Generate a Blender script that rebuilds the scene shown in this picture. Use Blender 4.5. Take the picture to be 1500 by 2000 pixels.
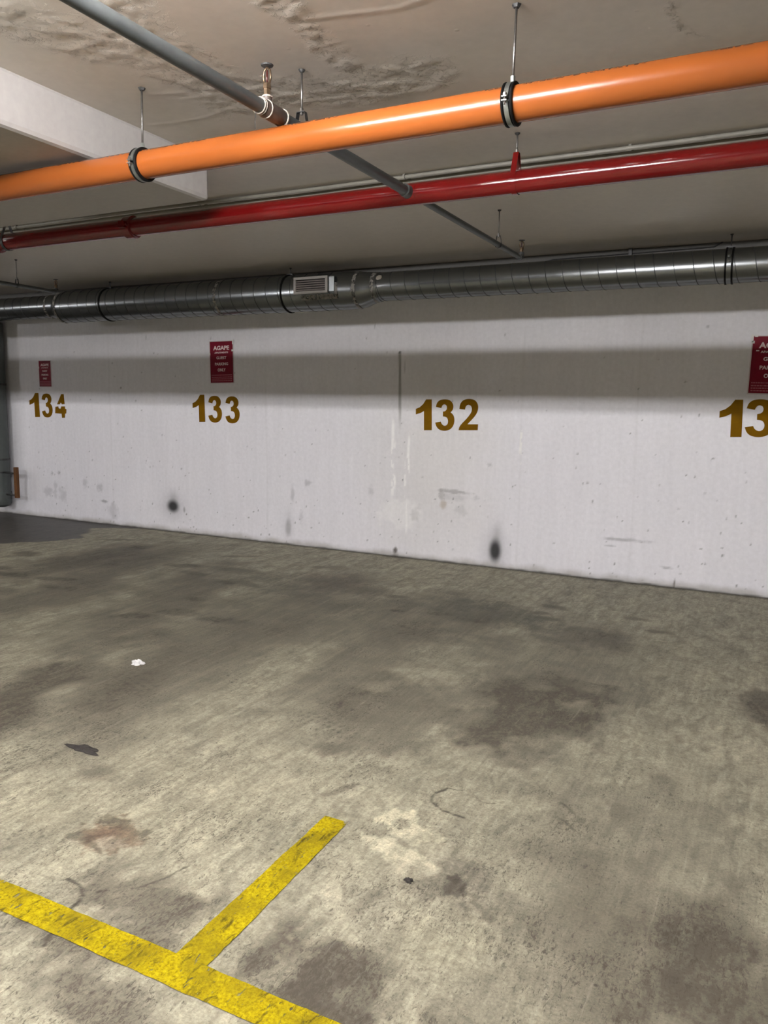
import bpy, bmesh, math, random
import numpy as np
from mathutils import Vector, Matrix
from mathutils.geometry import tessellate_polygon

random.seed(7)
S = bpy.context.scene
COL = S.collection
for o in list(bpy.data.objects):
    bpy.data.objects.remove(o)

# ------------------------------------------------------------------ camera
EYE = Vector((0, 0, 1.45))
RIGHT = Vector((0.8915853, 0.4525953, 0.0152672))
DOWN = Vector((0.0754696, -0.1152598, -0.9904643))
FWD = Vector((-0.4465198, 0.8842356, -0.1369211))
FPX = 1521.65
cam = bpy.data.cameras.new('camera')
cam_o = bpy.data.objects.new('camera', cam)
COL.objects.link(cam_o)
m = Matrix((( RIGHT.x, -DOWN.x, -FWD.x, EYE.x),
            ( RIGHT.y, -DOWN.y, -FWD.y, EYE.y),
            ( RIGHT.z, -DOWN.z, -FWD.z, EYE.z),
            (0, 0, 0, 1)))
cam_o.matrix_world = m
cam.sensor_fit = 'HORIZONTAL'
cam.sensor_width = 36
cam.lens = 36 * FPX / 1500
cam.clip_start = 0.02
S.camera = cam_o

# ------------------------------------------------------------------ light and exposure
TUBE_POWER = 200.0          # emission strength of the fluorescent tubes
TUBE_COLOR = (1.0, 0.98, 0.985)
# x, y, brightness of its tube (tuned per lamp to balance the wall)
FIXTURES = [(-1.52, 1.1, 1.0), (-7.0, 1.1, .5), (-13.2, 1.1, .6), (-11.5, -2.8, .8), (-7.0, -2.8, .8), (-1.5, -2.8, 1.0), (1.2, -2.8, 1.0), (4.0, -2.8, 1.0)]
W = bpy.data.worlds.new('world')
S.world = W
W.use_nodes = True
W.node_tree.nodes['Background'].inputs[0].default_value = (0.5, 0.52, 0.55, 1)
W.node_tree.nodes['Background'].inputs[1].default_value = 0.02
S.view_settings.view_transform = 'Standard'
S.view_settings.look = 'None'
S.view_settings.gamma = 1
S.view_settings.use_curve_mapping = False
S.view_settings.exposure = 1.95

WALL_Y = 6.636
CEIL = 2.71

# ------------------------------------------------------------------ helpers
def link(o):
    COL.objects.link(o)
    return o

def mesh_obj(name, bm, mat, parent=None, smooth=False, bevel=0):
    me = bpy.data.meshes.new(name)
    bm.normal_update()
    bm.to_mesh(me)
    bm.free()
    if mat:
        me.materials.append(mat)
    if smooth:
        for p in me.polygons:
            p.use_smooth = True
    o = bpy.data.objects.new(name, me)
    link(o)
    if parent:
        o.parent = parent
        o.matrix_parent_inverse = parent.matrix_world.inverted() if False else Matrix.Translation(-Vector(parent.location))
    if smooth == 'auto':
        md = o.modifiers.new('edge', 'EDGE_SPLIT')
        md.split_angle = math.radians(40)
    if bevel:
        md = o.modifiers.new('bevel', 'BEVEL')
        md.width = bevel
        md.segments = 2
        md.limit_method = 'ANGLE'
    return o

def thing(name, loc):
    o = bpy.data.objects.new(name, None)
    o.empty_display_size = 0.05
    o.location = loc
    return link(o)

def tag(o, label=None, cat=None, group=None, kind=None):
    if label: o['label'] = label
    if cat: o['category'] = cat
    if group: o['group'] = group
    if kind: o['kind'] = kind
    return o

def add_box(bm, lo, hi, rot=None, about=None):
    vs = []
    for x in (lo[0], hi[0]):
        for y in (lo[1], hi[1]):
            for z in (lo[2], hi[2]):
                vs.append(bm.verts.new((x, y, z)))
    idx = [(0, 1, 3, 2), (4, 6, 7, 5), (0, 4, 5, 1), (2, 3, 7, 6), (0, 2, 6, 4), (1, 5, 7, 3)]
    for f in idx:
        bm.faces.new([vs[i] for i in f])
    if rot is not None:
        bmesh.ops.rotate(bm, verts=vs, cent=about, matrix=rot)
    return vs

def frame_for(d):
    d = d.normalized()
    a = Vector((0, 0, 1)) if abs(d.z) < 0.9 else Vector((0, 1, 0))
    u = d.cross(a).normalized()
    v = d.cross(u).normalized()
    return u, v

def add_sweep(bm, pts, radii, seg=16, caps=True):
    """tube through points, one radius per point"""
    pts = [Vector(p) for p in pts]
    if not isinstance(radii, (list, tuple)):
        radii = [radii] * len(pts)
    n = len(pts)
    rings = []
    u0, v0 = None, None
    for i, p in enumerate(pts):
        if i == 0: d = pts[1] - pts[0]
        elif i == n - 1: d = pts[-1] - pts[-2]
        else: d = (pts[i] - pts[i - 1]).normalized() + (pts[i + 1] - pts[i]).normalized()
        if d.length < 1e-9: d = pts[-1] - pts[0]
        d.normalize()
        if u0 is None:
            u0, v0 = frame_for(d)
        else:
            u0 = (u0 - d * u0.dot(d)).normalized()
            v0 = d.cross(u0).normalized()
        r = radii[i]
        rings.append([bm.verts.new(p + (u0 * math.cos(2 * math.pi * k / seg) + v0 * math.sin(2 * math.pi * k / seg)) * r) for k in range(seg)])
    for a, b in zip(rings[:-1], rings[1:]):
        for k in range(seg):
            bm.faces.new((a[k], a[(k + 1) % seg], b[(k + 1) % seg], b[k]))
    if caps:
        bm.faces.new(rings[0][::-1])
        bm.faces.new(rings[-1])
    return rings

def add_arc(bm, c, R, a0, a1, axis='x', r=0.004, w=None, n=24, seg=8):
    """band or rod bent along an arc round an axis; w gives a flat band of that width"""
    c = Vector(c)
    def P(a, rad, off=0):
        if axis == 'x': return c + Vector((off, math.cos(a) * rad, math.sin(a) * rad))
        if axis == 'y': return c + Vector((math.cos(a) * rad, off, math.sin(a) * rad))
        return c + Vector((math.cos(a) * rad, math.sin(a) * rad, off))
    if w is None:
        add_sweep(bm, [P(a0 + (a1 - a0) * i / n, R) for i in range(n + 1)], r, seg)
        return
    rings = []
    for i in range(n + 1):
        a = a0 + (a1 - a0) * i / n
        rings.append([bm.verts.new(P(a, rr, oo)) for rr, oo in ((R - r, -w / 2), (R + r, -w / 2), (R + r, w / 2), (R - r, w / 2))])
    for a, b in zip(rings[:-1], rings[1:]):
        for k in range(4):
            bm.faces.new((a[k], a[(k + 1) % 4], b[(k + 1) % 4], b[k]))
    bm.faces.new(rings[0][::-1])
    bm.faces.new(rings[-1])

# value noise for stains that have a shape of their own
def hsh(ix, iy, seed):
    h = (ix.astype(np.int64) * 374761393 + iy.astype(np.int64) * 668265263 + seed * 1442695041) & 0x7fffffff
    h = ((h ^ (h >> 13)) * 1274126177) & 0x7fffffff
    h = (h ^ (h >> 16)) & 0x7fffffff
    return h / 0x7fffffff

def vnoise(x, y, seed=0):
    x0 = np.floor(x); y0 = np.floor(y)
    fx = x - x0; fy = y - y0
    fx = fx * fx * (3 - 2 * fx); fy = fy * fy * (3 - 2 * fy)
    a = hsh(x0, y0, seed); b = hsh(x0 + 1, y0, seed)
    c = hsh(x0, y0 + 1, seed); d = hsh(x0 + 1, y0 + 1, seed)
    return (a * (1 - fx) + b * fx) * (1 - fy) + (c * (1 - fx) + d * fx) * fy

def fbm(x, y, seed=0, oct=4):
    s = 0; a = 0.5; t = 0
    for i in range(oct):
        s = s + a * vnoise(x * 2 ** i + 17.3 * i, y * 2 ** i + 9.1 * i, seed + i)
        t += a; a *= 0.55
    return s / t

def sstep(a, b, x):
    t = np.clip((x - a) / (b - a), 0, 1)
    return t * t * (3 - 2 * t)

def seg_dist(X, Y, pts):
    d = np.full(X.shape, 9.0)
    for (x0, y0), (x1, y1) in zip(pts[:-1], pts[1:]):
        vx, vy = x1 - x0, y1 - y0
        t = np.clip(((X - x0) * vx + (Y - y0) * vy) / (vx * vx + vy * vy), 0, 1)
        d = np.minimum(d, np.hypot(X - x0 - t * vx, Y - y0 - t * vy))
    return d

# ------------------------------------------------------------------ material helpers
def new_mat(name):
    mt = bpy.data.materials.new(name)
    mt.use_nodes = True
    nt = mt.node_tree
    return mt, nt, nt.nodes['Principled BSDF']

def nd(nt, t, **kw):
    n = nt.nodes.new(t)
    for k, v in kw.items():
        setattr(n, k, v)
    return n

def noise(nt, scale, detail=4, rough=0.55, vec=None, dist=0):
    n = nd(nt, 'ShaderNodeTexNoise')
    n.inputs['Scale'].default_value = scale
    n.inputs['Detail'].default_value = detail
    n.inputs['Roughness'].default_value = rough
    n.inputs['Distortion'].default_value = dist
    if vec is not None:
        nt.links.new(vec, n.inputs['Vector'])
    return n.outputs['Fac']

def ramp(nt, fac, stops):
    r = nd(nt, 'ShaderNodeValToRGB')
    e = r.color_ramp.elements
    while len(e) < len(stops):
        e.new(0.5)
    for i, (p, c) in enumerate(stops):
        e[i].position = p
        if not isinstance(c, (tuple, list)): c = (c, c, c)
        e[i].color = (*c[:3], 1)
    nt.links.new(fac, r.inputs[0])
    return r.outputs[0]

def mix(nt, fac, a, b, mode='MIX'):
    n = nd(nt, 'ShaderNodeMix', data_type='RGBA', blend_type=mode)
    for s, v in ((n.inputs[0], fac), (n.inputs[6], a), (n.inputs[7], b)):
        if hasattr(v, 'is_output') or isinstance(v, bpy.types.NodeSocket):
            nt.links.new(v, s)
        elif isinstance(v, (int, float)):
            s.default_value = v
        else:
            s.default_value = (*v[:3], 1)
    return n.outputs[2]

def math_(nt, op, a, b=None, clamp=False):
    n = nd(nt, 'ShaderNodeMath', operation=op, use_clamp=clamp)
    for i, v in enumerate((a, b)):
        if v is None: continue
        if isinstance(v, bpy.types.NodeSocket): nt.links.new(v, n.inputs[i])
        else: n.inputs[i].default_value = v
    return n.outputs[0]

def coords(nt, scale=(1, 1, 1)):
    t = nd(nt, 'ShaderNodeTexCoord')
    mp = nd(nt, 'ShaderNodeMapping')
    mp.inputs['Scale'].default_value = scale
    nt.links.new(t.outputs['Object'], mp.inputs['Vector'])
    return mp.outputs['Vector']

def bump(nt, bsdf, h, strength=0.3, dist=0.01, prev=None):
    b = nd(nt, 'ShaderNodeBump')
    b.inputs['Strength'].default_value = strength
    b.inputs['Distance'].default_value = dist
    nt.links.new(h, b.inputs['Height'])
    if prev is not None: nt.links.new(prev, b.inputs['Normal'])
    nt.links.new(b.outputs['Normal'], bsdf.inputs['Normal'])
    return b.outputs['Normal']

def plain(name, c, rough=0.5, metal=0.0, var=0.12, scale=14, bumpy=0.0, coat=0.0, spec=0.5, dirt=None, dirt_at=0.62, rvar=0.06):
    mt, nt, b = new_mat(name)
    v = coords(nt)
    f = noise(nt, scale, 5, 0.6, v)
    c0 = tuple(x * (1 - var) for x in c)
    c1 = tuple(min(1, x * (1 + var)) for x in c)
    colr = ramp(nt, f, [(0.3, c0), (0.7, c1)])
    if dirt:
        f2 = noise(nt, scale * 2.3, 6, 0.65, v)
        colr = mix(nt, ramp(nt, f2, [(dirt_at, 0.0), (dirt_at + 0.1, 1.0)]), colr, dirt)
    nt.links.new(colr, b.inputs['Base Color'])
    rr = ramp(nt, f, [(0.3, max(0, rough - rvar)), (0.7, min(1, rough + rvar))])
    nt.links.new(rr, b.inputs['Roughness'])
    b.inputs['Metallic'].default_value = metal
    b.inputs['Coat Weight'].default_value = coat
    b.inputs['Coat Roughness'].default_value = 0.15
    b.inputs['Specular IOR Level'].default_value = spec
    if bumpy:
        bump(nt, b, noise(nt, scale * 6, 3, 0.6, v), bumpy, 0.002)
    return mt

M = {}
M['orange'] = plain('orange_plastic', (0.32, 0.085, 0.016), 0.27, var=0.012, rvar=0.0, scale=5, spec=0.5)
M['red'] = plain('red_gloss_paint', (0.14, 0.003, 0.0035), 0.15, var=0.06, scale=6, coat=0.3)
M['steel_rod'] = plain('zinc_rod', (0.22, 0.21, 0.20), 0.38, metal=0.9, var=0.25, scale=40)
M['dark_steel'] = plain('dark_steel', (0.07, 0.07, 0.07), 0.45, metal=0.6, var=0.3, scale=30)
M['band'] = plain('galvanised_band', (0.32, 0.34, 0.32), 0.35, metal=0.85, var=0.15, scale=30)
M['rubber'] = plain('black_rubber', (0.004, 0.004, 0.004), 0.6, var=0.2, spec=0.2)
M['branch'] = plain('grey_painted_iron', (0.075, 0.082, 0.083), 0.42, var=0.22, scale=9, metal=0.1, dirt=(0.13, 0.105, 0.09), dirt_at=0.66, bumpy=0.1)
M['fitting'] = plain('brown_grey_iron', (0.07, 0.052, 0.043), 0.5, var=0.25, scale=20, bumpy=0.3)
M['brass'] = plain('sprinkler_brass', (0.20, 0.14, 0.09), 0.38, metal=0.9, var=0.25, scale=60)
M['sealtape'] = plain('white_sealing', (0.40, 0.36, 0.31), 0.7, var=0.2, scale=60)
M['conduit'] = plain('pale_conduit', (0.23, 0.22, 0.19), 0.5, var=0.12, scale=12)
M['grille'] = plain('white_grille_paint', (0.36, 0.34, 0.315), 0.5, var=0.1, scale=20)
M['bulb'] = plain('dark_red_bulb', (0.05, 0.012, 0.010), 0.3)
M['seam'] = plain('duct_seam', (0.05, 0.05, 0.05), 0.6)
M['louver'] = plain('grey_louver', (0.22, 0.19, 0.185), 0.5, var=0.15, scale=20)
M['black'] = plain('black_void', (0.01, 0.01, 0.01), 0.9, var=0.1)
M['rust'] = plain('brown_orange_paint', (0.13, 0.047, 0.007), 0.6, var=0.3, scale=25, bumpy=0.2)
M['paper'] = plain('white_paper', (0.80, 0.79, 0.78), 0.8, var=0.03, scale=60)
M['debris'] = plain('dark_debris', (0.035, 0.030, 0.026), 0.8, var=0.5, scale=60, bumpy=0.6)
M['letter'] = plain('white_print', (0.78, 0.64, 0.64), 0.55, var=0.06, scale=60)
M['smallprint'] = plain('pink_print', (0.42, 0.12, 0.15), 0.55, var=0.15, scale=90)
M['sheet'] = plain('laminated_white_edge', (0.62, 0.57, 0.58), 0.35, var=0.05, scale=20)
M['signred'] = plain('crimson_print', (0.19, 0.0025, 0.017), 0.5, var=0.12, scale=9, spec=0.15)
M['gold'] = plain('ochre_paint', (0.185, 0.090, 0.0015), 0.75, var=0.14, scale=9, spec=0.08)
M['fixture'] = plain('white_fixture', (0.75, 0.75, 0.74), 0.4, var=0.03)
M['column_pipe'] = plain('grey_riser_paint', (0.085, 0.097, 0.093), 0.5, var=0.12, scale=9)

def duct_mat():
    mt, nt, b = new_mat('galvanised_duct')
    v = coords(nt)
    f = noise(nt, 3.0, 5, 0.6, v)
    f2 = noise(nt, 12, 3, 0.5, v)
    c = ramp(nt, f, [(0.3, (0.20, 0.215, 0.225)), (0.7, (0.24, 0.25, 0.25))])
    c = mix(nt, ramp(nt, f2, [(0.45, 0.0), (0.75, 0.12)]), c, (0.22, 0.228, 0.23))
    nt.links.new(c, b.inputs['Base Color'])
    b.inputs['Metallic'].default_value = 0.9
    b.inputs['Roughness'].default_value = 0.27
    return mt
M['duct'] = duct_mat()

# ------------------------------------------------------------------ floor
def grid_obj(name, xs, ys, fn_co, mat, rgba, extra=None, flip=False):
    nx, ny = len(xs), len(ys)
    X, Y = np.meshgrid(xs, ys, indexing='ij')
    co = fn_co(X, Y).reshape(-1, 3)
    i = np.arange((nx - 1) * (ny - 1))
    a = (i // (ny - 1)) * ny + i % (ny - 1)
    q = np.stack([a, a + ny, a + ny + 1, a + 1], 1)
    if flip: q = q[:, ::-1]
    me = bpy.data.meshes.new(name)
    me.vertices.add(nx * ny)
    me.vertices.foreach_set('co', co.astype(np.float32).ravel())
    me.loops.add(q.size)
    me.loops.foreach_set('vertex_index', q.astype(np.int32).ravel())
    me.polygons.add(len(q))
    me.polygons.foreach_set('loop_start', (np.arange(len(q)) * 4).astype(np.int32))
    me.polygons.foreach_set('loop_total', np.full(len(q), 4, np.int32))
    me.update(calc_edges=True)
    at = me.color_attributes.new('paint', 'FLOAT_COLOR', 'POINT')
    at.data.foreach_set('color', rgba(X, Y).reshape(-1, 4).astype(np.float32).ravel())
    if extra:
        at2 = me.color_attributes.new('masks', 'FLOAT_COLOR', 'POINT')
        at2.data.foreach_set('color', extra(X, Y).reshape(-1, 4).astype(np.float32).ravel())
    me.materials.append(mat)
    o = bpy.data.objects.new(name, me)
    return link(o)

def blob(X, Y, cx, cy, rx, ry, ang=0, seed=0, jag=0.5, ns=4.0, soft=0.35):
    """irregular stain mask, world metres (grids are indexed x first); evaluated only near the stain"""
    out = np.zeros(X.shape)
    R_ = 2.2 * max(rx, ry)
    xs, ys = X[:, 0], Y[0]
    i0, i1 = np.searchsorted(xs, (cx - R_, cx + R_)); j0, j1 = np.searchsorted(ys, (cy - R_, cy + R_))
    if i1 - i0 < 1 or j1 - j0 < 1: return out
    x_, y_ = X[i0:i1, j0:j1], Y[i0:i1, j0:j1]
    c, s = math.cos(math.radians(ang)), math.sin(math.radians(ang))
    dx, dy = x_ - cx, y_ - cy
    u = (dx * c + dy * s) / rx
    v = (-dx * s + dy * c) / ry
    d = np.sqrt(u * u + v * v)
    k = ns / max(rx, ry) * 0.5
    n = fbm(x_ * k + 31 * seed, y_ * k + 7 * seed, seed, 4)
    out[i0:i1, j0:j1] = 1 - sstep(1 - soft, 1 + soft, d + (n - 0.5) * 2 * jag)
    return out

def lerp(c, col, m):
    return c * (1 - m[..., None]) + np.array(col)[None, None, :] * m[..., None]

GR = {}
def floor_rgba(X, Y):
    GR['g'] = np.zeros(X.shape)
    c = np.empty(X.shape + (3,))
    c[...] = (0.47, 0.445, 0.345)
    broad = fbm(X * 0.9, Y * 0.5, 3, 4)
    c *= (0.88 + 0.26 * broad)[..., None]
    # slightly greyer tone in the parking bays, towards the wall
    bay = .4 * sstep(2.2, 4.2, Y) * (0.5 + 0.5 * fbm(X * 1.3, Y * .9, 8, 3))
    c = lerp(c, (0.36, 0.34, 0.28), 0.30 * bay)
    # tyre streaks run in and out of the bays
    st = fbm(X * 26, Y * 1.3 + 2 * fbm(X * 2, Y * 2, 5, 2), 11, 3)
    c *= (0.93 + 0.14 * st)[..., None]
    st2 = sstep(0.55, 0.75, fbm(X * 7, Y * .6, 12, 3))
    c = lerp(c, (0.21, 0.19, 0.155), 0.22 * st2)
    # dark smears and tyre tracks
    def S_(cx, cy, rx, ry, ang, a, col=(0.13, 0.115, 0.095), seed=1, jag=0.8, soft=0.6, ns=5):
        nonlocal c
        bl = a * blob(X, Y, cx, cy, rx, ry, ang, seed, jag, ns, soft)
        if col == (0.13, 0.115, 0.095):
            GR['g'] = 1 - (1 - GR['g']) * (1 - bl)
        c = lerp(c, col, bl * (.45 if col == (0.13, 0.115, 0.095) else 1))
    S_(-4.9, 4.5, 0.40, 1.3, 12, 0.42, seed=21, jag=1.1)
    S_(-3.95, 4.2, 0.35, 1.0, 12, 0.40, seed=22, jag=1.1)
    S_(-5.6, 5.0, 0.30, 0.8, 0, 0.50, seed=23)
    S_(-2.9, 3.8, 0.35, 1.5, 8, 0.34, seed=24)
    S_(-3.3, 2.70, 0.17, 0.65, 20, 0.60, seed=25, jag=1.0)
    S_(-2.95, 2.9, 0.18, 0.5, 20, 0.30, seed=26)
    S_(-3.15, 5.35, 0.42, 0.28, 0, 0.50, (0.14, 0.105, 0.085), seed=27)
    S_(-3.6, 5.1, 0.6, 0.35, 0, 0.30, (0.13, 0.13, 0.105), seed=28)
    S_(-1.78, 5.15, 0.42, 0.33, 0, 0.62, (0.12, 0.12, 0.095), seed=29)
    S_(-2.3, 4.7, 0.6, 0.7, 0, 0.34, seed=30)
    S_(-1.0, 4.85, 0.28, 0.20, 0, 0.42, seed=31)
    S_(-1.0, 4.2, 0.5, 0.75, 0, 0.28, seed=32)
    S_(-0.95, 3.55, 0.27, 0.42, 0, 0.60, seed=33, jag=1.2)
    S_(-1.5, 3.3, 0.30, 0.45, 0, 0.36, seed=34, jag=1.2)
    S_(-2.0, 3.7, 0.22, 0.8, 5, 0.32, seed=35)
    S_(0.06, 4.12, 0.14, 0.24, 0, 0.65, seed=36)
    S_(-0.05, 2.0, 0.17, 0.32, 0, 0.55, seed=37, jag=1.0)
    S_(-0.25, 1.8, 0.3, 0.5, 0, 0.25, seed=38)
    S_(-0.35, 2.6, 0.3, 0.6, 0, 0.22, seed=44)
    S_(-0.93, 1.53, 0.20, 0.105, -14, 0.80, (0.13, 0.115, 0.095), seed=57, jag=1.4, soft=.9); S_(-0.93, 1.53, 0.16, 0.07, -14, 0.25, (0.105, 0.085, 0.075), seed=39, jag=1.0, soft=.5)
    S_(-1.52, 1.56, 0.20, 0.13, 10, 0.50, seed=40, jag=1.2)
    S_(-1.30, 1.20, 0.25, 0.10, -10, 0.45, seed=41, jag=1.2)
    S_(-1.62, 1.34, 0.14, 0.05, 5, 0.5, seed=45, jag=1.2)
    S_(-0.76, 2.02, 0.12, 0.15, 30, 0.45, (0.16, 0.14, 0.125), seed=42, jag=1.1)
    S_(-1.90, 1.78, 0.095, 0.085, 0, 0.85, (0.15, 0.075, 0.045), seed=43, jag=1.2, soft=.3)
    S_(-1.88, 1.74, 0.05, 0.04, 0, 0.8, (0.38, 0.33, 0.26), seed=46, jag=.6, soft=.2)
    S_(-1.90, 1.70, 0.055, 0.012, -20, 0.8, (0.07, 0.04, 0.03), seed=47, jag=.5, soft=.2)
    S_(-1.96, 1.84, 0.05, 0.03, 0, 0.8, (0.07, 0.045, 0.03), seed=65, jag=1.3, soft=.2); S_(-1.82, 1.83, 0.035, 0.03, 0, 0.8, (0.07, 0.045, 0.03), seed=66, jag=1.3, soft=.2); S_(-1.99, 1.72, 0.07, 0.02, 10, 0.6, (0.09, 0.065, 0.05), seed=67, jag=1.3, soft=.2)
    S_(-2.30, 2.08, 0.06, 0.05, 0, 0.4, seed=48)
    # small dark flecks in clusters
    rng = np.random.RandomState(5)
    for k in range(26):
        fx, fy = rng.uniform(-6.3, -3.2), rng.uniform(3.8, 6.0)
        S_(fx, fy, rng.uniform(.06, .2), rng.uniform(.04, .09), rng.uniform(-20, 40), rng.uniform(.25, .5), seed=60 + k, soft=.5)
    for k in range(10):
        fx, fy = rng.uniform(-2.6, -0.6), rng.uniform(4.4, 5.9)
        S_(fx, fy, rng.uniform(.04, .12), rng.uniform(.02, .05), rng.uniform(-20, 20), rng.uniform(.3, .55), seed=90 + k, soft=.5)
    for k in range(16):
        fx, fy = rng.uniform(-1.6, -0.2), rng.uniform(1.6, 3.6)
        S_(fx, fy, rng.uniform(.02, .05), rng.uniform(.03, .09), rng.uniform(-30, 30), rng.uniform(.2, .4), seed=110 + k, soft=.5)
    # crack and thin wandering marks
    def L_(pts, w, a, col=(0.03, 0.024, 0.018), wob=.012, sd=1):
        nonlocal c
        P_ = np.array(pts)
        i0, i1 = np.searchsorted(X[:, 0], (P_[:, 0].min() - .05, P_[:, 0].max() + .05)); j0, j1 = np.searchsorted(Y[0], (P_[:, 1].min() - .05, P_[:, 1].max() + .05))
        x_, y_ = X[i0:i1, j0:j1], Y[i0:i1, j0:j1]
        d = seg_dist(x_ + wob * (fbm(x_ * 30, y_ * 30, sd, 3) - .5), y_ + wob * (fbm(x_ * 30 + 50, y_ * 30, sd, 3) - .5), pts)
        m_ = a * (1 - sstep(w * .4, w * 1.4, d)) * sstep(.3, .5, fbm(x_ * 25, y_ * 25, sd + 5, 3))
        c[i0:i1, j0:j1] = lerp(c[i0:i1, j0:j1], col, m_)
    L_([(-1.66, 1.30), (-1.71, 1.42), (-1.73, 1.50), (-1.70, 1.56)], .008, .9)
    L_([(-1.73, 1.50), (-1.78, 1.53), (-1.84, 1.54)], .005, .8, sd=2)
    L_([(-1.62, 1.60), (-1.58, 1.68), (-1.56, 1.76)], .005, .7, sd=3)
    L_([(-1.52, 1.38), (-1.46, 1.50), (-1.38, 1.62)], .004, .6, sd=4)
    L_([(-1.035, 2.62), (-1.06, 2.56), (-1.05, 2.50), (-.98, 2.46), (-.90, 2.45)], .006, .8, sd=6)
    L_([(-1.035, 2.62), (-.95, 2.64), (-.88, 2.58), (-.83, 2.60)], .004, .5, sd=7)
    L_([(-.62, 2.72), (-.55, 2.66), (-.49, 2.57), (-.52, 2.54), (-.60, 2.62)], .006, .55, sd=8)
    L_([(-.80, 2.10), (-.74, 2.04), (-.69, 2.03), (-.66, 1.98), (-.62, 1.95)], .016, .85, (0.10, 0.085, 0.07), wob=.05, sd=9)
    L_([(-.80, 2.10), (-.77, 2.03)], .028, .9, (0.10, 0.085, 0.07), wob=.05, sd=12)
    L_([(-.72, 2.01), (-.70, 1.95)], .02, .8, (0.12, 0.10, 0.085), wob=.05, sd=10)
    for k, (ax, ay, rad, t0, t1) in enumerate(((.9, 2.6, 1.30, 2.0, 3.2), (.9, 2.6, 1.22, 2.0, 3.2), (.95, 2.7, 1.42, 2.1, 3.0), (.8, 2.4, 1.62, 2.1, 3.0), (.9, 2.8, 1.05, 2.1, 3.1))):
        L_([(ax + rad * math.cos(t0 + (t1 - t0) * i / 14), ay + 1.5 * rad * math.sin(t0 + (t1 - t0) * i / 14)) for i in range(15)], .012, .28, (0.60, 0.57, 0.45), wob=.01, sd=20 + k)
    # dotted tyre prints
    for ox, oy, n1_, n2_, da in ((-3.05, 2.90, 9, 3, .5), (-4.9, 4.35, 7, 3, .5), (-1.9, 2.95, 8, 2, .5)):
        for i in range(n1_):
            for j in range(n2_):
                S_(ox + .035 * i + .01 * j, oy + .045 * j - .012 * i, .010, .012, 0, da, (0.10, 0.09, 0.075), seed=3 * i + j, jag=.5, soft=.4)
    # cleaner screed where it was patched
    S_(-1.10, 2.33, 0.075, 0.07, 20, 1.0, (0.78, 0.74, 0.56), seed=50, jag=.5, soft=.2); S_(-1.00, 2.27, 0.085, 0.06, 20, 0.95, (0.76, 0.72, 0.55), seed=55, jag=.6, soft=.2)
    S_(-1.04, 2.15, 0.14, 0.05, -10, 0.95, (0.76, 0.72, 0.55), seed=51, jag=.6, soft=.2); S_(-.93, 2.08, 0.07, 0.05, 10, 0.8, (0.62, 0.58, 0.45), seed=56, jag=.6, soft=.2)
    S_(-0.72, 1.88, 0.15, 0.13, 30, 0.50, (0.56, 0.53, 0.40), seed=52, jag=.8)
    S_(-1.0, 1.85, 0.22, 0.16, 30, 0.45, (0.56, 0.53, 0.42), seed=53, jag=.8)
    S_(-1.9, 2.1, 0.5, 0.35, 30, 0.30, (0.56, 0.52, 0.39), seed=54, jag=.8)
    # wet dark corner on the left
    c *= (0.72, 0.705, 0.67)
    wet = wet_mask(X, Y)
    c = lerp(c, (0.035, 0.031, 0.029), 0.88 * wet)
    # grime line along the wall foot
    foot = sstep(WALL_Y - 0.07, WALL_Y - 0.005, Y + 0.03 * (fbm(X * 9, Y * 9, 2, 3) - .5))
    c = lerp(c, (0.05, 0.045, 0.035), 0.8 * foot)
    return np.concatenate([c, np.ones(X.shape + (1,))], -1)

def wet_mask(X, Y):
    # dark damp corner: everything left of a ragged line that starts at the wall foot
    edge = np.interp(Y, [4.6, 5.0, 5.1, 5.5, 5.8, 6.3, 6.45, 6.55, 6.7], [-8.2, -7.6, -6.9, -6.72, -6.62, -6.85, -6.7, -6.5, -6.1])
    edge = edge + (fbm(X * 2.2, Y * 3.1, 71, 4) - 0.5) * 0.5
    return sstep(0.03, -0.03, X - edge)

def floor_masks(X, Y):
    # R wet, G pitted surface, B grime
    pit = sstep(3.6, 1.9, Y + 0.8 * (fbm(X * 2, Y * 2, 4, 3) - .5)) * sstep(0.3, -0.9, X)
    pit = np.clip(pit + 0.18 * sstep(0.45, .7, fbm(X * 1.5, Y * 1.5, 14, 3)), 0, 1)
    o = np.zeros(X.shape + (4,))
    o[..., 0] = wet_mask(X, Y)
    o[..., 1] = pit
    o[..., 2] = GR['g']
    o[..., 3] = 1
    return o

def attr(nt, name):
    a = nd(nt, 'ShaderNodeVertexColor', layer_name=name)
    return a.outputs['Color']

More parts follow.
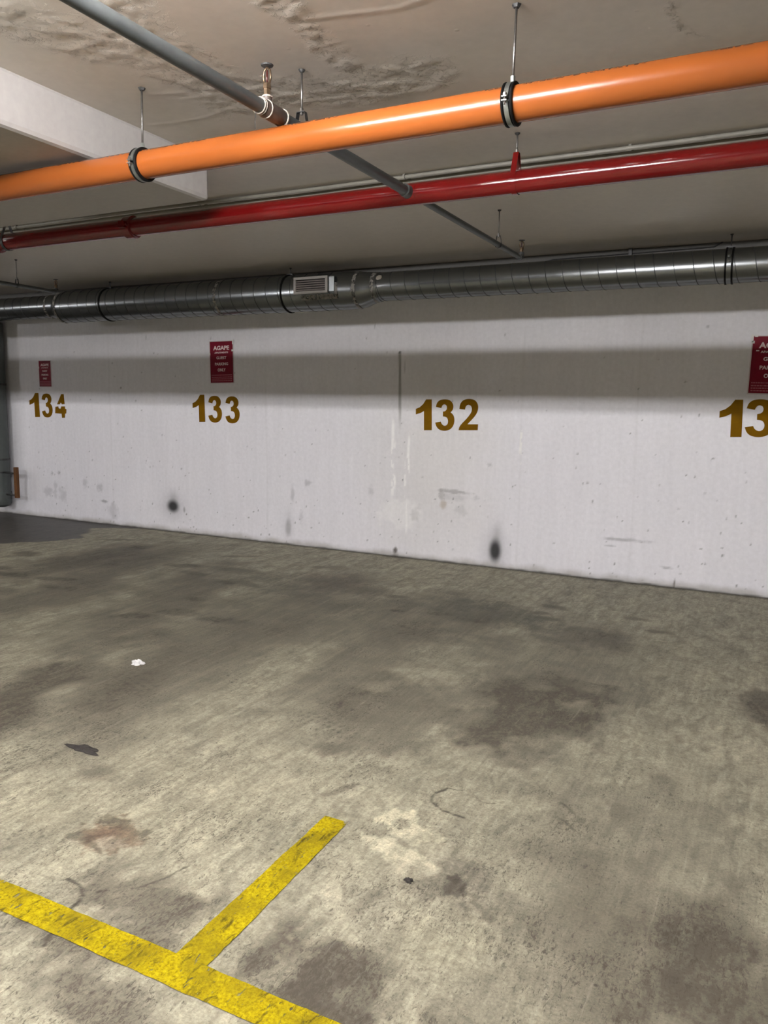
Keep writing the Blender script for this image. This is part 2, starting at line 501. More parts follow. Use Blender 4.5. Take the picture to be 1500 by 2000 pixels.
def floor_mat():
    mt, nt, b = new_mat('worn_concrete')
    base = attr(nt, 'paint')
    sep = nd(nt, 'ShaderNodeSeparateColor')
    nt.links.new(attr(nt, 'masks'), sep.inputs[0])
    wet, pit, grime = sep.outputs[0], sep.outputs[1], sep.outputs[2]
    v = coords(nt)
    vs = coords(nt, (1.0, 0.42, 1.0))
    vl = coords(nt, (1.0, 0.07, 1.0))
    g0 = noise(nt, 110, 6, 0.8, v)
    g1 = noise(nt, 42, 7, 0.72, v)
    g2 = noise(nt, 6, 7, 0.66, v)
    g3 = noise(nt, 105, 8, 0.80, vs, 0.9)
    g4 = noise(nt, 15, 7, 0.68, vs, 1.0)
    g5 = noise(nt, 38, 5, 0.65, vl, 0.5)
    g6 = noise(nt, 3.2, 5, 0.65, v, 0.6)
    c = base
    for g, st in ((g0, [(0.36, 0.72), (0.64, 1.20)]), (g1, [(0.32, 0.72), (0.50, 1.0), (0.72, 1.22)]), (g2, [(0.34, 0.80), (0.62, 1.15)]),
                  (g4, [(0.37, 0.74), (0.60, 1.16)]), (g5, [(0.36, 0.87), (0.66, 1.09)])):
        c = mix(nt, 1.0, c, ramp(nt, g, st), 'MULTIPLY')
    # ground-in grime, broken up by the grain of the slab
    gb = math_(nt, 'MULTIPLY', grime, ramp(nt, math_(nt, 'ADD', math_(nt, 'MULTIPLY', g4, .55), math_(nt, 'MULTIPLY', g1, .45)), [(.39, .18), (.58, 2.0)]), True)
    c = mix(nt, math_(nt, 'MULTIPLY', gb, .86), c, (0.075, 0.062, 0.047))
    # pits and gouges, clustered, more where the top coat has gone
    cl_ = math_(nt, 'MULTIPLY', math_(nt, 'SUBTRACT', g6, .5), .34)
    fl = math_(nt, 'ADD', math_(nt, 'ADD', g3, cl_), math_(nt, 'ADD', math_(nt, 'MULTIPLY', pit, 0.055), math_(nt, 'MULTIPLY', grime, 0.10)))
    flm = ramp(nt, fl, [(0.605, 0.0), (0.665, 1.0)])
    c = mix(nt, math_(nt, 'MULTIPLY', flm, 0.80), c, (0.065, 0.054, 0.04))
    # paler rubbed streaks
    c = mix(nt, ramp(nt, g5, [(0.62, 0.0), (0.74, 0.22)]), c, (0.46, 0.44, 0.35))
    # sparse dark crumbs
    vo = nd(nt, 'ShaderNodeTexVoronoi')
    vo.inputs['Scale'].default_value = 5
    nt.links.new(v, vo.inputs['Vector'])
    spots = ramp(nt, vo.outputs['Distance'], [(0.018, 1.0), (0.035, 0.0)])
    c = mix(nt, math_(nt, 'MULTIPLY', spots, 0.7), c, (0.03, 0.026, 0.02))
    nt.links.new(c, b.inputs['Base Color'])
    r = mix(nt, wet, ramp(nt, g2, [(0.3, 0.62), (0.7, 0.8)]), (0.48, 0.48, 0.48))
    nt.links.new(r, b.inputs['Roughness'])
    b.inputs['Specular IOR Level'].default_value = 0.35
    h = math_(nt, 'SUBTRACT', math_(nt, 'ADD', g1, g4), math_(nt, 'MULTIPLY', flm, 0.8))
    bump(nt, b, h, 0.30, 0.005)
    return mt

def axis(lo, a, b_, hi, step, coarse=0.6):
    L = list(np.arange(lo, a, coarse)) + list(np.arange(a, b_, step))
    R = list(np.arange(b_, hi, coarse)) + [hi]
    return np.array(L + R)

XL, XR, YB = -16.0, 6.0, -7.5
fxs = np.concatenate([np.arange(XL, -9.6, .6), np.arange(-9.6, -2.4, .022), np.arange(-2.4, .3, .0065), np.arange(.3, .9, .022), np.arange(.9, XR, .6), [XR]])
fys = np.concatenate([np.arange(YB, 1.0, .6), np.arange(1.0, 2.9, .0065), np.arange(2.9, WALL_Y - .02, .022), [WALL_Y + .02]])
fl = grid_obj('floor', fxs, fys,
              lambda X, Y: np.stack([X, Y, np.zeros_like(X)], -1), floor_mat(), floor_rgba, floor_masks)
tag(fl, kind='structure')

# ------------------------------------------------------------------ far wall
def wall_rgba(X, Z):
    c = np.empty(X.shape + (3,))
    c[...] = (0.84, 0.83, 0.87)
    c *= (0.955 + 0.09 * fbm(X * 1.1, Z * 1.1, 33, 4))[..., None]
    c *= (0.975 + 0.05 * fbm(X * 14, Z * 1.2, 34, 3))[..., None]
    # greyer column of old drips
    def S_(cx, cz, rx, rz, a, col=(0.05, 0.05, 0.05), ang=0, seed=1, jag=.3, soft=.5, ns=4):
        nonlocal c
        c = lerp(c, col, a * blob(X, Z, cx, cz, rx, rz, ang, seed, jag, ns, soft))
    S_(-2.9, 0.9, .55, .8, .5, (0.72, 0.70, 0.66), seed=3, soft=.8)
    # soot left by exhausts
    for cx, cz, rx, rz, a in ((-5.991, .287, .082, .068, .97), (-2.221, .155, .056, .105, .96), (-4.454, .175, .036, .085, .34)):
        d = np.sqrt(((X - cx) / rx) ** 2 + ((Z - cz) / rz) ** 2)
        c = lerp(c, (0.012, 0.012, 0.013), a * (1 - sstep(0.45, 1.45, d)))
        c = lerp(c, (0.05, 0.05, 0.05), .30 * a * np.exp(-((d / 1.9) ** 2)))
        d2 = np.sqrt(((X - cx - .01) / (rx * .7)) ** 2 + ((Z - cz - rz * 1.3) / (rz * 1.1)) ** 2)
        c = lerp(c, (0.05, 0.05, 0.05), .28 * a * np.exp(-(d2 ** 2)))
    S_(-5.83, .26, .012, .03, .5, seed=4); S_(-5.80, .21, .008, .009, .85, seed=5)
    # crack with a dark run and white drips
    xc = -3.211 + 0.008 * (fbm(Z * 3, Z * 0, 9, 3) - .5) + (1.93 - Z) * 0.018
    run = (1 - sstep(.006, .018, np.abs(X - xc))) * sstep(1.15, 1.5, Z) * (1 - sstep(1.91, 1.935, Z))
    c = lerp(c, (0.16, 0.155, 0.135), .75 * run)
    S_(-3.212, 1.93, .012, .012, .9, (0.03, 0.03, 0.03), seed=6)
    S_(-3.16, 1.80, .006, .05, .35, seed=7)
    for x0, z0, z1, w in ((-3.27, .55, 1.35, .012), (-3.245, .62, 1.15, .009), (-3.10, .70, 1.2, .011), (-3.135, .55, .95, .008), (-3.115, .20, .6, .008), (-2.02, .9, 1.3, .01)):
        xx = x0 + .02 * (fbm(Z * 6, Z * 0 + x0, 19, 3) - .5)
        mm = (1 - sstep(w * .5, w * 1.6, np.abs(X - xx))) * sstep(z0, z0 + .08, Z) * (1 - sstep(z1 - .1, z1, Z))
        c = lerp(c, (0.97, 0.96, 0.95), .95 * mm * (fbm(X * 30, Z * 12, 29, 3) > .42))
    S_(-3.16, .43, .20, .12, .45, (0.95, 0.94, 0.93), seed=8, jag=.9, soft=.3)
    S_(-3.02, .42, .05, .07, .3, (0.40, 0.39, 0.38), seed=9, jag=.9)
    # L shaped scrape with a tan patch
    S_(-2.63, .665, .135, .016, .6, (0.33, 0.32, 0.32), seed=10, jag=.8, soft=.3, ang=-2)
    S_(-2.755, .625, .028, .055, .5, (0.35, 0.34, 0.33), seed=11, jag=.8, soft=.3)
    S_(-2.62, .615, .12, .03, .3, (0.42, 0.41, 0.42), seed=12, jag=.9)
    S_(-2.735, .54, .03, .04, .6, (0.47, 0.40, 0.32), seed=13, jag=.4)
    S_(-2.56, .50, .05, .05, .25, (0.40, 0.40, 0.40), seed=14, jag=.9)
    S_(-3.225, .06, .022, .028, .85, (0.06, 0.045, 0.03), seed=15, jag=.5)
    S_(-3.22, .015, .03, .03, .5, (0.12, 0.09, 0.06), seed=16, jag=.5)
    S_(-0.685, .02, .008, .045, .9, (0.05, 0.03, 0.02), seed=17, jag=.2)
    for cx, cz, rx, rz, a in ((-7.98, .33, .07, .05, .25), (-7.85, .37, .03, .09, .25), (-7.72, .30, .06, .09, .25), (-7.9, .55, .02, .02, .4), (-7.78, .57, .02, .02, .5),
                              (-7.1, .43, .05, .04, .3), (-7.35, .46, .03, .05, .25), (-7.05, .27, .05, .012, .6), (-4.4, .52, .02, .1, .3), (-4.22, .65, .04, .03, .35),
                              (-4.3, .3, .02, .05, .2), (-3.5, .62, .03, .04, .2), (-1.1, .36, .16, .012, .45), (-.75, .16, .06, .008, .55), (-1.2, .30, .05, .006, .4),
                              (-2.42, .62, .03, .02, .2), (-2.3, .93, .02, .015, .3), (-6.9, .15, .06, .1, .25)):
        S_(cx, cz, rx, rz, a, (0.18, 0.18, 0.19), seed=int(abs(cx * 37)), jag=1.0, soft=.6)
    # darker grey strip along the top of the wall
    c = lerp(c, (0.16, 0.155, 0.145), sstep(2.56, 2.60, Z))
    for xj in (-6.9, -4.72, -2.02, -1.05):
        c = lerp(c, (0.45, 0.44, 0.43), .09 * (1 - sstep(.003, .016, np.abs(X - xj - .006 * np.sin(Z * 3)))) * (Z < 2.2))
    # lighter repaint above a number, thin board marks
    S_(-2.78, 1.78, .28, .17, .20, (0.66, 0.64, 0.64), seed=18, jag=.8, soft=.4)
    rng = np.random.RandomState(11)
    for k in range(330):
        cx = rng.uniform(-8.3, .3)
        cz = abs(rng.normal(0, .6)) if rng.rand() < .7 else rng.uniform(.2, 2.2)
        rr = rng.uniform(.0035, .0065)
        i0, i1 = np.searchsorted(X[:, 0], (cx - .05, cx + .05)); j0, j1 = np.searchsorted(Z[0], (cz - .05, cz + .05))
        if i1 <= i0 or j1 <= j0: continue
        sx = X[i0:i1, j0:j1]; sz = Z[i0:i1, j0:j1]
        dd = np.sqrt(((sx - cx) / (rr * rng.uniform(.8, 1.6))) ** 2 + ((sz - cz) / (rr * rng.uniform(.8, 1.8))) ** 2)
        mm = (1 - sstep(.6, 1.4, dd)) * rng.uniform(.25, .8)
        c[i0:i1, j0:j1] = lerp(c[i0:i1, j0:j1], (0.14, 0.14, 0.14), mm)
    # grime creeping up from the floor
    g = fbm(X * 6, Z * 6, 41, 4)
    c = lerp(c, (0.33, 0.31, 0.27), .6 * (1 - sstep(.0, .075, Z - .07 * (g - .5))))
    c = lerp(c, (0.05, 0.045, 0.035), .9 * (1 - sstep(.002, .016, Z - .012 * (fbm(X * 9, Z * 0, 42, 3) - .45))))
    return np.concatenate([c, np.ones(X.shape + (1,))], -1)

def wall_mat(name, use_attr=True, base=(0.70, 0.675, 0.69)):
    mt, nt, b = new_mat(name)
    v = coords(nt)
    c = attr(nt, 'paint') if use_attr else None
    if c is None:
        rgb = nd(nt, 'ShaderNodeRGB'); rgb.outputs[0].default_value = (*base, 1); c = rgb.outputs[0]
    g = noise(nt, 30, 5, 0.6, v)
    vst = coords(nt, (1, 1, .08))
    g2 = noise(nt, 25, 4, 0.6, vst)
    c = mix(nt, 1.0, c, ramp(nt, g, [(0.3, 0.95), (0.7, 1.03)]), 'MULTIPLY')
    c = mix(nt, 1.0, c, ramp(nt, g2, [(0.3, 0.975), (0.7, 1.015)]), 'MULTIPLY')
    nt.links.new(c, b.inputs['Base Color'])
    b.inputs['Roughness'].default_value = 0.6
    b.inputs['Specular IOR Level'].default_value = 0.3
    h = math_(nt, 'ADD', math_(nt, 'MULTIPLY', g, .4), noise(nt, 5, 4, .6, v))
    bump(nt, b, h, 0.25, 0.006)
    return mt

WM = wall_mat('whitewashed_concrete')
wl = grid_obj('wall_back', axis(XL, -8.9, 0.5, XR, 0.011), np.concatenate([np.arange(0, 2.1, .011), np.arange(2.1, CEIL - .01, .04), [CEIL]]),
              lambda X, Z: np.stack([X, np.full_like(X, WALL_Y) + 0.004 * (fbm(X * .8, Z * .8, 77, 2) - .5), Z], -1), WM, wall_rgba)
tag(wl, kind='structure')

WM2 = wall_mat('grey_painted_wall', False, (0.10, 0.10, 0.10))
for nm, lo, hi in (('wall_left', (XL - .15, YB, 0), (XL, WALL_Y, CEIL)), ('wall_right', (XR, YB, 0), (XR + .15, WALL_Y, CEIL)), ('wall_front', (XL, YB - .15, 0), (XR, YB, CEIL))):
    bm = bmesh.new(); add_box(bm, lo, hi)
    tag(mesh_obj(nm, bm, WM2), kind='structure')

# ------------------------------------------------------------------ ceiling
def ceil_masks(X, Y):
    o = np.zeros(X.shape + (4,)); o[..., 3] = 1
    n = fbm(X * 5, Y * 5, 55, 4)
    a = 0
    for pts, w, k in (([(-2.62, 1.75), (-2.35, 2.05), (-2.2, 2.4), (-2.1, 2.75), (-1.75, 2.95), (-1.35, 2.9)], .20, 1.0),
                      ([(-2.0, 1.9), (-2.1, 2.3), (-2.2, 2.9)], .16, .9),
                      ([(-1.50, 2.02), (-1.52, 2.3), (-1.56, 2.55), (-1.55, 2.8), (-1.38, 2.85)], .085, 1.0),
                      ([(-.37, 2.62), (-.42, 2.8), (-.40, 2.95), (-.34, 3.03)], .02, .7)):
        d = seg_dist(X, Y, pts)
        a = np.maximum(a, k * (1 - sstep(w * .35, w, d + (n - .5) * w * 1.1)))
    o[..., 0] = a
    # thin lips of old shutter joints
    j = 0
    for pts in ([(-1.95, 2.86), (-1.72, 2.90), (-1.48, 2.93)], [(-2.35, 2.72), (-2.1, 2.75), (-1.95, 2.75)], [(-2.7, 2.9), (-2.45, 2.93), (-2.2, 2.88)], [(-1.5, 2.35), (-1.2, 2.42), (-.9, 2.36)],
                [(-2.45, 2.62), (-2.3, 2.66)], [(-1.95, 2.95), (-1.7, 2.98)], [(-1.60, 2.2), (-1.45, 2.18)]):
        d = seg_dist(X, Y + .02 * (fbm(X * 12, Y * 12, 61, 3) - .5), pts)
        j = np.maximum(j, 1 - sstep(.003, .016, d))
    o[..., 1] = j
    return o

def ceil_rgba(X, Y):
    c = np.empty(X.shape + (3,))
    c[...] = (0.57, 0.52, 0.455)
    c *= (0.93 + 0.12 * fbm(X * .9, Y * .9, 51, 4))[..., None]
    return np.concatenate([c, np.ones(X.shape + (1,))], -1)

def ceil_co(X, Y):
    mk = ceil_masks(X, Y)
    n = fbm(X * 22, Y * 22, 57, 3)
    z = CEIL - mk[..., 0] * 0.0020 * sstep(.42, .75, n) - mk[..., 1] * .0012 + .0006 * (fbm(X * 3, Y * 3, 58, 3) - .5)
    return np.stack([X, Y, z], -1)

def ceil_mat():
    mt, nt, b = new_mat('painted_ceiling')
    v = coords(nt)
    sep = nd(nt, 'ShaderNodeSeparateColor')
    nt.links.new(attr(nt, 'masks'), sep.inputs[0])
    g = noise(nt, 22, 5, .6, v)
    c = mix(nt, 1.0, attr(nt, 'paint'), ramp(nt, g, [(0.3, .95), (.7, 1.04)]), 'MULTIPLY')
    nt.links.new(c, b.inputs['Base Color'])
    b.inputs['Roughness'].default_value = .30
    b.inputs['Specular IOR Level'].default_value = .45
    lump = math_(nt, 'MULTIPLY', ramp(nt, noise(nt, 48, 5, .65, v, .8), [(.52, 0.0), (.62, 1.0)]), sep.outputs[0])
    vo = nd(nt, 'ShaderNodeTexVoronoi'); vo.inputs['Scale'].default_value = 7
    nt.links.new(v, vo.inputs['Vector'])
    dots = ramp(nt, vo.outputs['Distance'], [(0.03, 1.0), (0.07, 0.0)])
    h = math_(nt, 'ADD', math_(nt, 'MULTIPLY', lump, 1.0), math_(nt, 'MULTIPLY', dots, .35))
    h = math_(nt, 'ADD', h, math_(nt, 'MULTIPLY', noise(nt, 9, 5, .55, v), .10))
    h = math_(nt, 'MULTIPLY', h, -1.0)
    n1 = nd(nt, 'ShaderNodeBump'); n1.inputs['Strength'].default_value = .8; n1.inputs['Distance'].default_value = .004
    n1.invert = True
    nt.links.new(h, n1.inputs['Height']); nt.links.new(n1.outputs['Normal'], b.inputs['Normal'])
    return mt

cl = grid_obj('ceiling', axis(XL, -3.2, 0.4, XR, 0.012, .5), np.concatenate([np.arange(YB, 1.4, .5), np.arange(1.4, 3.2, .012), np.arange(3.2, WALL_Y, .2), [WALL_Y + .02]]),
              ceil_co, ceil_mat(), ceil_rgba, ceil_masks, flip=True)
tag(cl, kind='structure')

# dropped slab (drop panel) on the left
bm = bmesh.new()
add_box(bm, (-4.97, 0.30, 2.495), (-2.772, 3.40, CEIL + .01))
o = mesh_obj('trim_1', bm, wall_mat('dropped_slab_paint', False, (0.38, 0.36, 0.345)), bevel=0.022)
tag(o, kind='structure')

# deep ceiling beam just above the camera, out of the frame: the rear lamps light the bays from under it
BEAM_Y0, BEAM_Y1, BEAM_Z = 0.05, 0.30, 2.28
bm = bmesh.new()
add_box(bm, (XL, BEAM_Y0, BEAM_Z), (XR, BEAM_Y1, CEIL + .01))
tag(mesh_obj('trim_2', bm, WM2, bevel=.01), kind='structure')

# ------------------------------------------------------------------ fluorescent battens on the ceiling (behind and beside the frame)
def tube_mat(k):
    mt, nt, b = new_mat('lit_tube')
    b.inputs['Base Color'].default_value = (0.9, 0.9, 0.9, 1)
    b.inputs['Emission Color'].default_value = (*TUBE_COLOR, 1)
    b.inputs['Emission Strength'].default_value = TUBE_POWER * k
    return mt

def make_fixture(x, y, k=1.0):
    f = thing('fluorescent_light', (x, y, CEIL))
    bm = bmesh.new(); add_box(bm, (x - .63, y - .03, CEIL - .028), (x + .63, y + .03, CEIL + .001))
    add_box(bm, (x - .63, y - .02, CEIL - .07), (x - .612, y + .02, CEIL - .02))
    add_box(bm, (x + .612, y - .02, CEIL - .07), (x + .63, y + .02, CEIL - .02))
    mesh_obj('housing', bm, M['fixture'], f)
    bm = bmesh.new(); add_sweep(bm, [(x - .61, y, CEIL - .053), (x + .61, y, CEIL - .053)], .014, 12)
    mesh_obj('fluorescent_tube', bm, tube_mat(k), f, smooth=True)
    return f
where = ['above the long yellow line, just outside the frame', 'beyond the white dropped slab', 'farthest along the front row to the left', 'behind the beam at the far left', 'behind the beam, left of the dropped slab', 'behind the beam and the camera', 'behind the beam, second from the right', 'behind the beam at the far right']
for (x, y, tn), wtxt in zip(FIXTURES, where):
    zz = CEIL
    f = make_fixture(x, y, tn)
    tag(f, 'white fluorescent batten light on the ceiling ' + wtxt, 'light', 'fluorescent lights on the ceiling')

# ------------------------------------------------------------------ orange drain pipe with hangers
OY, OZ, OR = 2.556, 2.412, 0.0552
def orange_mat():
    mt = M['orange']; nt = mt.node_tree; b = nt.nodes['Principled BSDF']
    src = b.inputs['Base Color'].links[0].from_socket
    t = nd(nt, 'ShaderNodeTexCoord'); sp = nd(nt, 'ShaderNodeSeparateXYZ'); nt.links.new(t.outputs['Object'], sp.inputs[0])
    # printed line of marks along the upper camera side
    z = sp.outputs[2]
    band = math_(nt, 'MULTIPLY', math_(nt, 'GREATER_THAN', z, OZ + .0400), math_(nt, 'LESS_THAN', z, OZ + .0495))
    side = math_(nt, 'LESS_THAN', sp.outputs[1], OY)
    vv = nd(nt, 'ShaderNodeMapping'); vv.inputs['Scale'].default_value = (1, .01, 1); nt.links.new(t.outputs['Object'], vv.inputs[0])
    dn = ramp(nt, noise(nt, 95, 2, .5, vv.outputs[0]), [(.46, 0), (.50, 1)])
    seg = ramp(nt, noise(nt, 4, 1, .5, vv.outputs[0]), [(.44, 0), (.50, 1)])
    mk = math_(nt, 'MULTIPLY', math_(nt, 'MULTIPLY', band, side), math_(nt, 'MULTIPLY', dn, seg))
    nt.links.new(mix(nt, math_(nt, 'MULTIPLY', mk, .8), src, (.06, .03, .02)), b.inputs['Base Color'])
orange_mat()
bm = bmesh.new()
add_sweep(bm, [(-9, OY, OZ), (2.5, OY, OZ)], OR, 64)
o = mesh_obj('drain_pipe', bm, M['orange'], smooth='auto')
tag(o, 'thick orange plastic pipe hung nearest the camera under the ceiling', 'pipe')

def clamp_hanger(x, label, angle=0):
    t = thing('pipe_hanger', (x, OY, CEIL))
    bm = bmesh.new(); add_sweep(bm, [(x + .004, OY, CEIL + .002), (x + .002, OY, (CEIL + OZ + OR) / 2), (x, OY, OZ + OR + .012)], .0042, 10)
    mesh_obj('rod', bm, M['steel_rod'], t, smooth=True)
    bm = bmesh.new(); add_sweep(bm, [(x + .004, OY, CEIL - .0005), (x + .004, OY, CEIL - .010)], [.016, .010], 6)
    mesh_obj('ceiling_nut', bm, M['dark_steel'], t)
    bm = bmesh.new(); add_sweep(bm, [(x, OY, OZ + OR + .006), (x, OY, OZ + OR + .030)], .0085, 6)
    mesh_obj('lower_nut', bm, M['band'], t)
    bm = bmesh.new(); add_arc(bm, (x, OY, OZ), OR + .003, 0, 2 * math.pi, 'x', .0035, .036, 48)
    add_arc(bm, (x - .015, OY, OZ), OR + .0075, 0, 2 * math.pi, 'x', .0042, None, 48)
    add_arc(bm, (x + .015, OY, OZ), OR + .0075, 0, 2 * math.pi, 'x', .0042, None, 48)
    mesh_obj('rubber_lining', bm, M['rubber'], t, smooth='auto')
    # two steel half bands that meet at bolted ears on the camera side
    ea = math.pi + .10
    for nm, a0, a1 in (('upper_band', ea - .09, 0.10), ('lower_band', ea + .09, 2 * math.pi - .02)):
        bm = bmesh.new(); add_arc(bm, (x, OY, OZ), OR + .0088, a0, a1, 'x', .0016, .015, 28)
        sg = 1 if nm == 'upper_band' else -1
        for s_, cy in ((-1, OY - OR - .009), (1, OY + OR + .009)):
            zc = OZ - .006 + sg * .006
            add_box(bm, (x - .0085, min(cy, cy + s_ * .018), zc - .0015), (x + .0085, max(cy, cy + s_ * .018), zc + .0015))
        mesh_obj(nm, bm, M['band'], t, smooth='auto')
    for s_ in (-1, 1):
        cy = OY + s_ * (OR + .020)
        bm = bmesh.new(); add_sweep(bm, [(x, cy, OZ - .024), (x, cy, OZ + .016)], .0032, 8)
        add_sweep(bm, [(x, cy, OZ + .003), (x, cy, OZ + .011)], .0065, 6)
        mesh_obj('bolt', bm, M['steel_rod'], t)
    return tag(t, label, 'pipe hanger', 'clamp hangers of the orange pipe')
clamp_hanger(-2.429, 'rubber-lined ring clamp on a rod, holding the orange pipe beside the white slab edge')
clamp_hanger(-0.852, 'rubber-lined ring clamp on a long rod, holding the orange pipe at upper right')

# ------------------------------------------------------------------ red fire pipe
RY, RZ, RR = 3.69, 2.491, 0.0528
rp = thing('fire_pipe', (-2, RY, RZ))
bm = bmesh.new(); add_sweep(bm, [(-10, RY, RZ), (3, RY, RZ)], RR, 56)
mesh_obj('pipe', bm, M['red'], rp, smooth='auto')
for x in (-3.61, -4.83):
    bm = bmesh.new()
    add_sweep(bm, [(x - .034, RY, RZ), (x - .030, RY, RZ), (x - .027, RY, RZ), (x + .027, RY, RZ), (x + .030, RY, RZ), (x + .034, RY, RZ)],
              [RR - .001, RR + .008, RR + .013, RR + .013, RR + .008, RR - .001], 40)
    for s_ in (-1, 1):
        add_box(bm, (x - .022, RY + s_ * (RR + .022) - .016, RZ - .018), (x + .022, RY + s_ * (RR + .022) + .016, RZ + .020))
        add_sweep(bm, [(x - .036, RY + s_ * (RR + .024), RZ), (x + .038, RY + s_ * (RR + .024), RZ)], .008, 8)
    mesh_obj('grooved_coupling', bm, M['red'], rp, smooth='auto', bevel=.003)
# outlet where the grey branch leaves on the camera side
BX, BZ = -1.735, 2.492
bm = bmesh.new(); add_arc(bm, (BX, RY, RZ), RR + .001, math.radians(150), math.radians(215), 'x', .0015, .075, 16)
mesh_obj('outlet_saddle', bm, M['red'], rp, smooth='auto', bevel=.002)
tag(rp, 'glossy red fire main running between the orange pipe and the duct', 'pipe')

def clevis(x, y, z, r, top, axis, mat, label, strap_w=.022, group=None, name='pipe_hanger', rodr=.0042, cat='pipe hanger', peak=.055):
    """teardrop strap round a pipe, hung on a rod"""
    t = thing(name, (x, y, top))
    bm = bmesh.new(); add_sweep(bm, [(x, y, top + .002), (x, y, z + r + peak - .012)], rodr, 8)
    mesh_obj('rod', bm, M['steel_rod'], t, smooth=True)
    bm = bmesh.new(); add_sweep(bm, [(x, y, top - .0005), (x, y, top - .009)], [.014, .008], 8)
    mesh_obj('ceiling_nut', bm, M['dark_steel'], t)
    bm = bmesh.new(); add_sweep(bm, [(x, y, z + r + peak - .016), (x, y, z + r + peak + .008)], .007, 6)
    mesh_obj('lower_nut', bm, M['steel_rod'], t)
    bm = bmesh.new()
    prof = []
    a0 = math.radians(25) if axis == 'x' else math.radians(8)
    for i in range(33):
        a = a0 - i / 32 * (math.pi + 2 * a0)
        prof.append((math.cos(a) * (r + .002), math.sin(a) * (r + .002)))
    tw_ = .010 if axis == 'x' else r * .62
    top_pts = [(-tw_, r + peak - .008), (tw_, r + peak - .008)]
    path = [top_pts[1]] + prof + [top_pts[0]]
    path.append(path[0])
    th = .0022
    rings = []
    for i, (u, v) in enumerate(path):
        n = Vector((u, 0, v)); L = math.hypot(u, v)
        du, dv = u / L, v / L
        ring = []
        for k, o_ in ((0, -strap_w / 2), (th, -strap_w / 2), (th, strap_w / 2), (0, strap_w / 2)):
            uu, vv = u + du * k, v + dv * k
            p = (x + o_, y + uu, z + vv) if axis == 'x' else (x + uu, y + o_, z + vv)
            ring.append(bm.verts.new(p))
        rings.append(ring)
    for a, b in zip(rings[:-1], rings[1:]):
        for k in range(4):
            bm.faces.new((a[k], a[(k + 1) % 4], b[(k + 1) % 4], b[k]))
    mesh_obj('strap', bm, mat, t)
    return tag(t, label, cat, group)

G = 'strap hangers of the red pipe'
clevis(-1.198, RY, RZ, RR, CEIL, 'x', M['red'], 'red painted teardrop strap and rod holding the red pipe, below the right orange-pipe clamp', group=G, strap_w=.026, peak=.085)
clevis(-4.72, RY, RZ, RR, CEIL, 'x', M['dark_steel'], 'dark strap hanger of the red pipe at the left edge of the photo', group=G, strap_w=.024, peak=.07)

# ------------------------------------------------------------------ sprinkler branch pipes
def sprinkler(parent, x, y, z, h=.085):
    bm = bmesh.new()
    add_sweep(bm, [(x, y, z - .01), (x, y, z + h * .20), (x, y, z + h * .20), (x, y, z + h * .38)], [.013, .013, .016, .014], 6)
    s = mesh_obj('sprinkler_head', bm, M['brass'], parent, smooth=False)
    for sg in (-1, 1):
        pts = [(x + sg * .011, y, z + h * .38), (x + sg * .016, y, z + h * .58), (x + sg * .013, y, z + h * .78), (x, y, z + h * .90)]
        bm = bmesh.new(); add_sweep(bm, pts, .0035, 8)
        c = mesh_obj('frame_arm', bm, M['brass'], s, smooth=True)
        c.matrix_parent_inverse = Matrix()
    bm = bmesh.new(); add_sweep(bm, [(x, y, z + h * .38), (x, y, z + h * .55), (x, y, z + h * .8)], [.003, .0045, .003], 8)
    c = mesh_obj('glass_bulb', bm, M['bulb'], s, smooth=True); c.matrix_parent_inverse = Matrix()
    bm = bmesh.new(); add_sweep(bm, [(x, y, z + h * .90), (x, y, z + h * .93), (x, y, z + h * .97)], [.010, .021, .023], 20)
    c = mesh_obj('deflector', bm, M['dark_steel'], s); c.matrix_parent_inverse = Matrix()
    return s

br = thing('sprinkler_pipe', (BX, 2, BZ))
bm = bmesh.new(); add_sweep(bm, [(BX, -3.5, BZ), (BX, RY - RR - .035, BZ)], .0243, 32)
mesh_obj('near_pipe', bm, M['branch'], br, smooth='auto')
bm = bmesh.new(); add_sweep(bm, [(BX, RY - .095, BZ), (BX, RY - .09, BZ), (BX, RY - RR + .004, BZ)], [.0245, .030, .032], 28)
mesh_obj('socket', bm, M['branch'], br, smooth='auto')
bm = bmesh.new(); add_sweep(bm, [(BX, RY + RR - .004, BZ), (BX, 5.48, BZ)], .0176, 24)
mesh_obj('far_pipe', bm, M['branch'], br, smooth='auto')
bm = bmesh.new()
add_sweep(bm, [(BX, 2.425, BZ), (BX, 2.435, BZ), (BX, 2.53, BZ), (BX, 2.54, BZ)], [.027, .0305, .0305, .027], 28)
add_sweep(bm, [(BX, 2.455, BZ + .02), (BX, 2.455, BZ + .048)], .017, 16)
ft = mesh_obj('tee_fitting', bm, M['fitting'], br, smooth='auto')
for yy in (2.445, 2.545):
    bm = bmesh.new(); add_arc(bm, (BX, yy, BZ), .0305, 0, 2 * math.pi, 'y', .0032, None, 32, 6)
    mesh_obj('sealing_ring', bm, M['sealtape'], br, smooth=True)
bm = bmesh.new(); add_arc(bm, (BX, 2.405, BZ), .0275, 0, 2 * math.pi, 'y', .0028, None, 32, 6)
add_arc(bm, (BX, 2.415, BZ), .0285, 0, 2 * math.pi, 'y', .0022, None, 32, 6)
mesh_obj('sealing_ring', bm, M['sealtape'], br, smooth=True)
bm = bmesh.new(); add_sweep(bm, [(BX - .01, 2.40, BZ - .026), (BX - .013, 2.398, BZ - .055), (BX - .010, 2.397, BZ - .080)], .0011, 5)
mesh_obj('hanging_thread', bm, M['dark_steel'], br, smooth=True)
bm = bmesh.new(); add_arc(bm, (BX, 2.455, BZ + .045), .016, 0, 2 * math.pi, 'z', .0035, None, 20, 6)
mesh_obj('sealing_ring', bm, M['sealtape'], br, smooth=True)
sprinkler(br, BX, 2.455, BZ + .05, .105)
bm = bmesh.new()
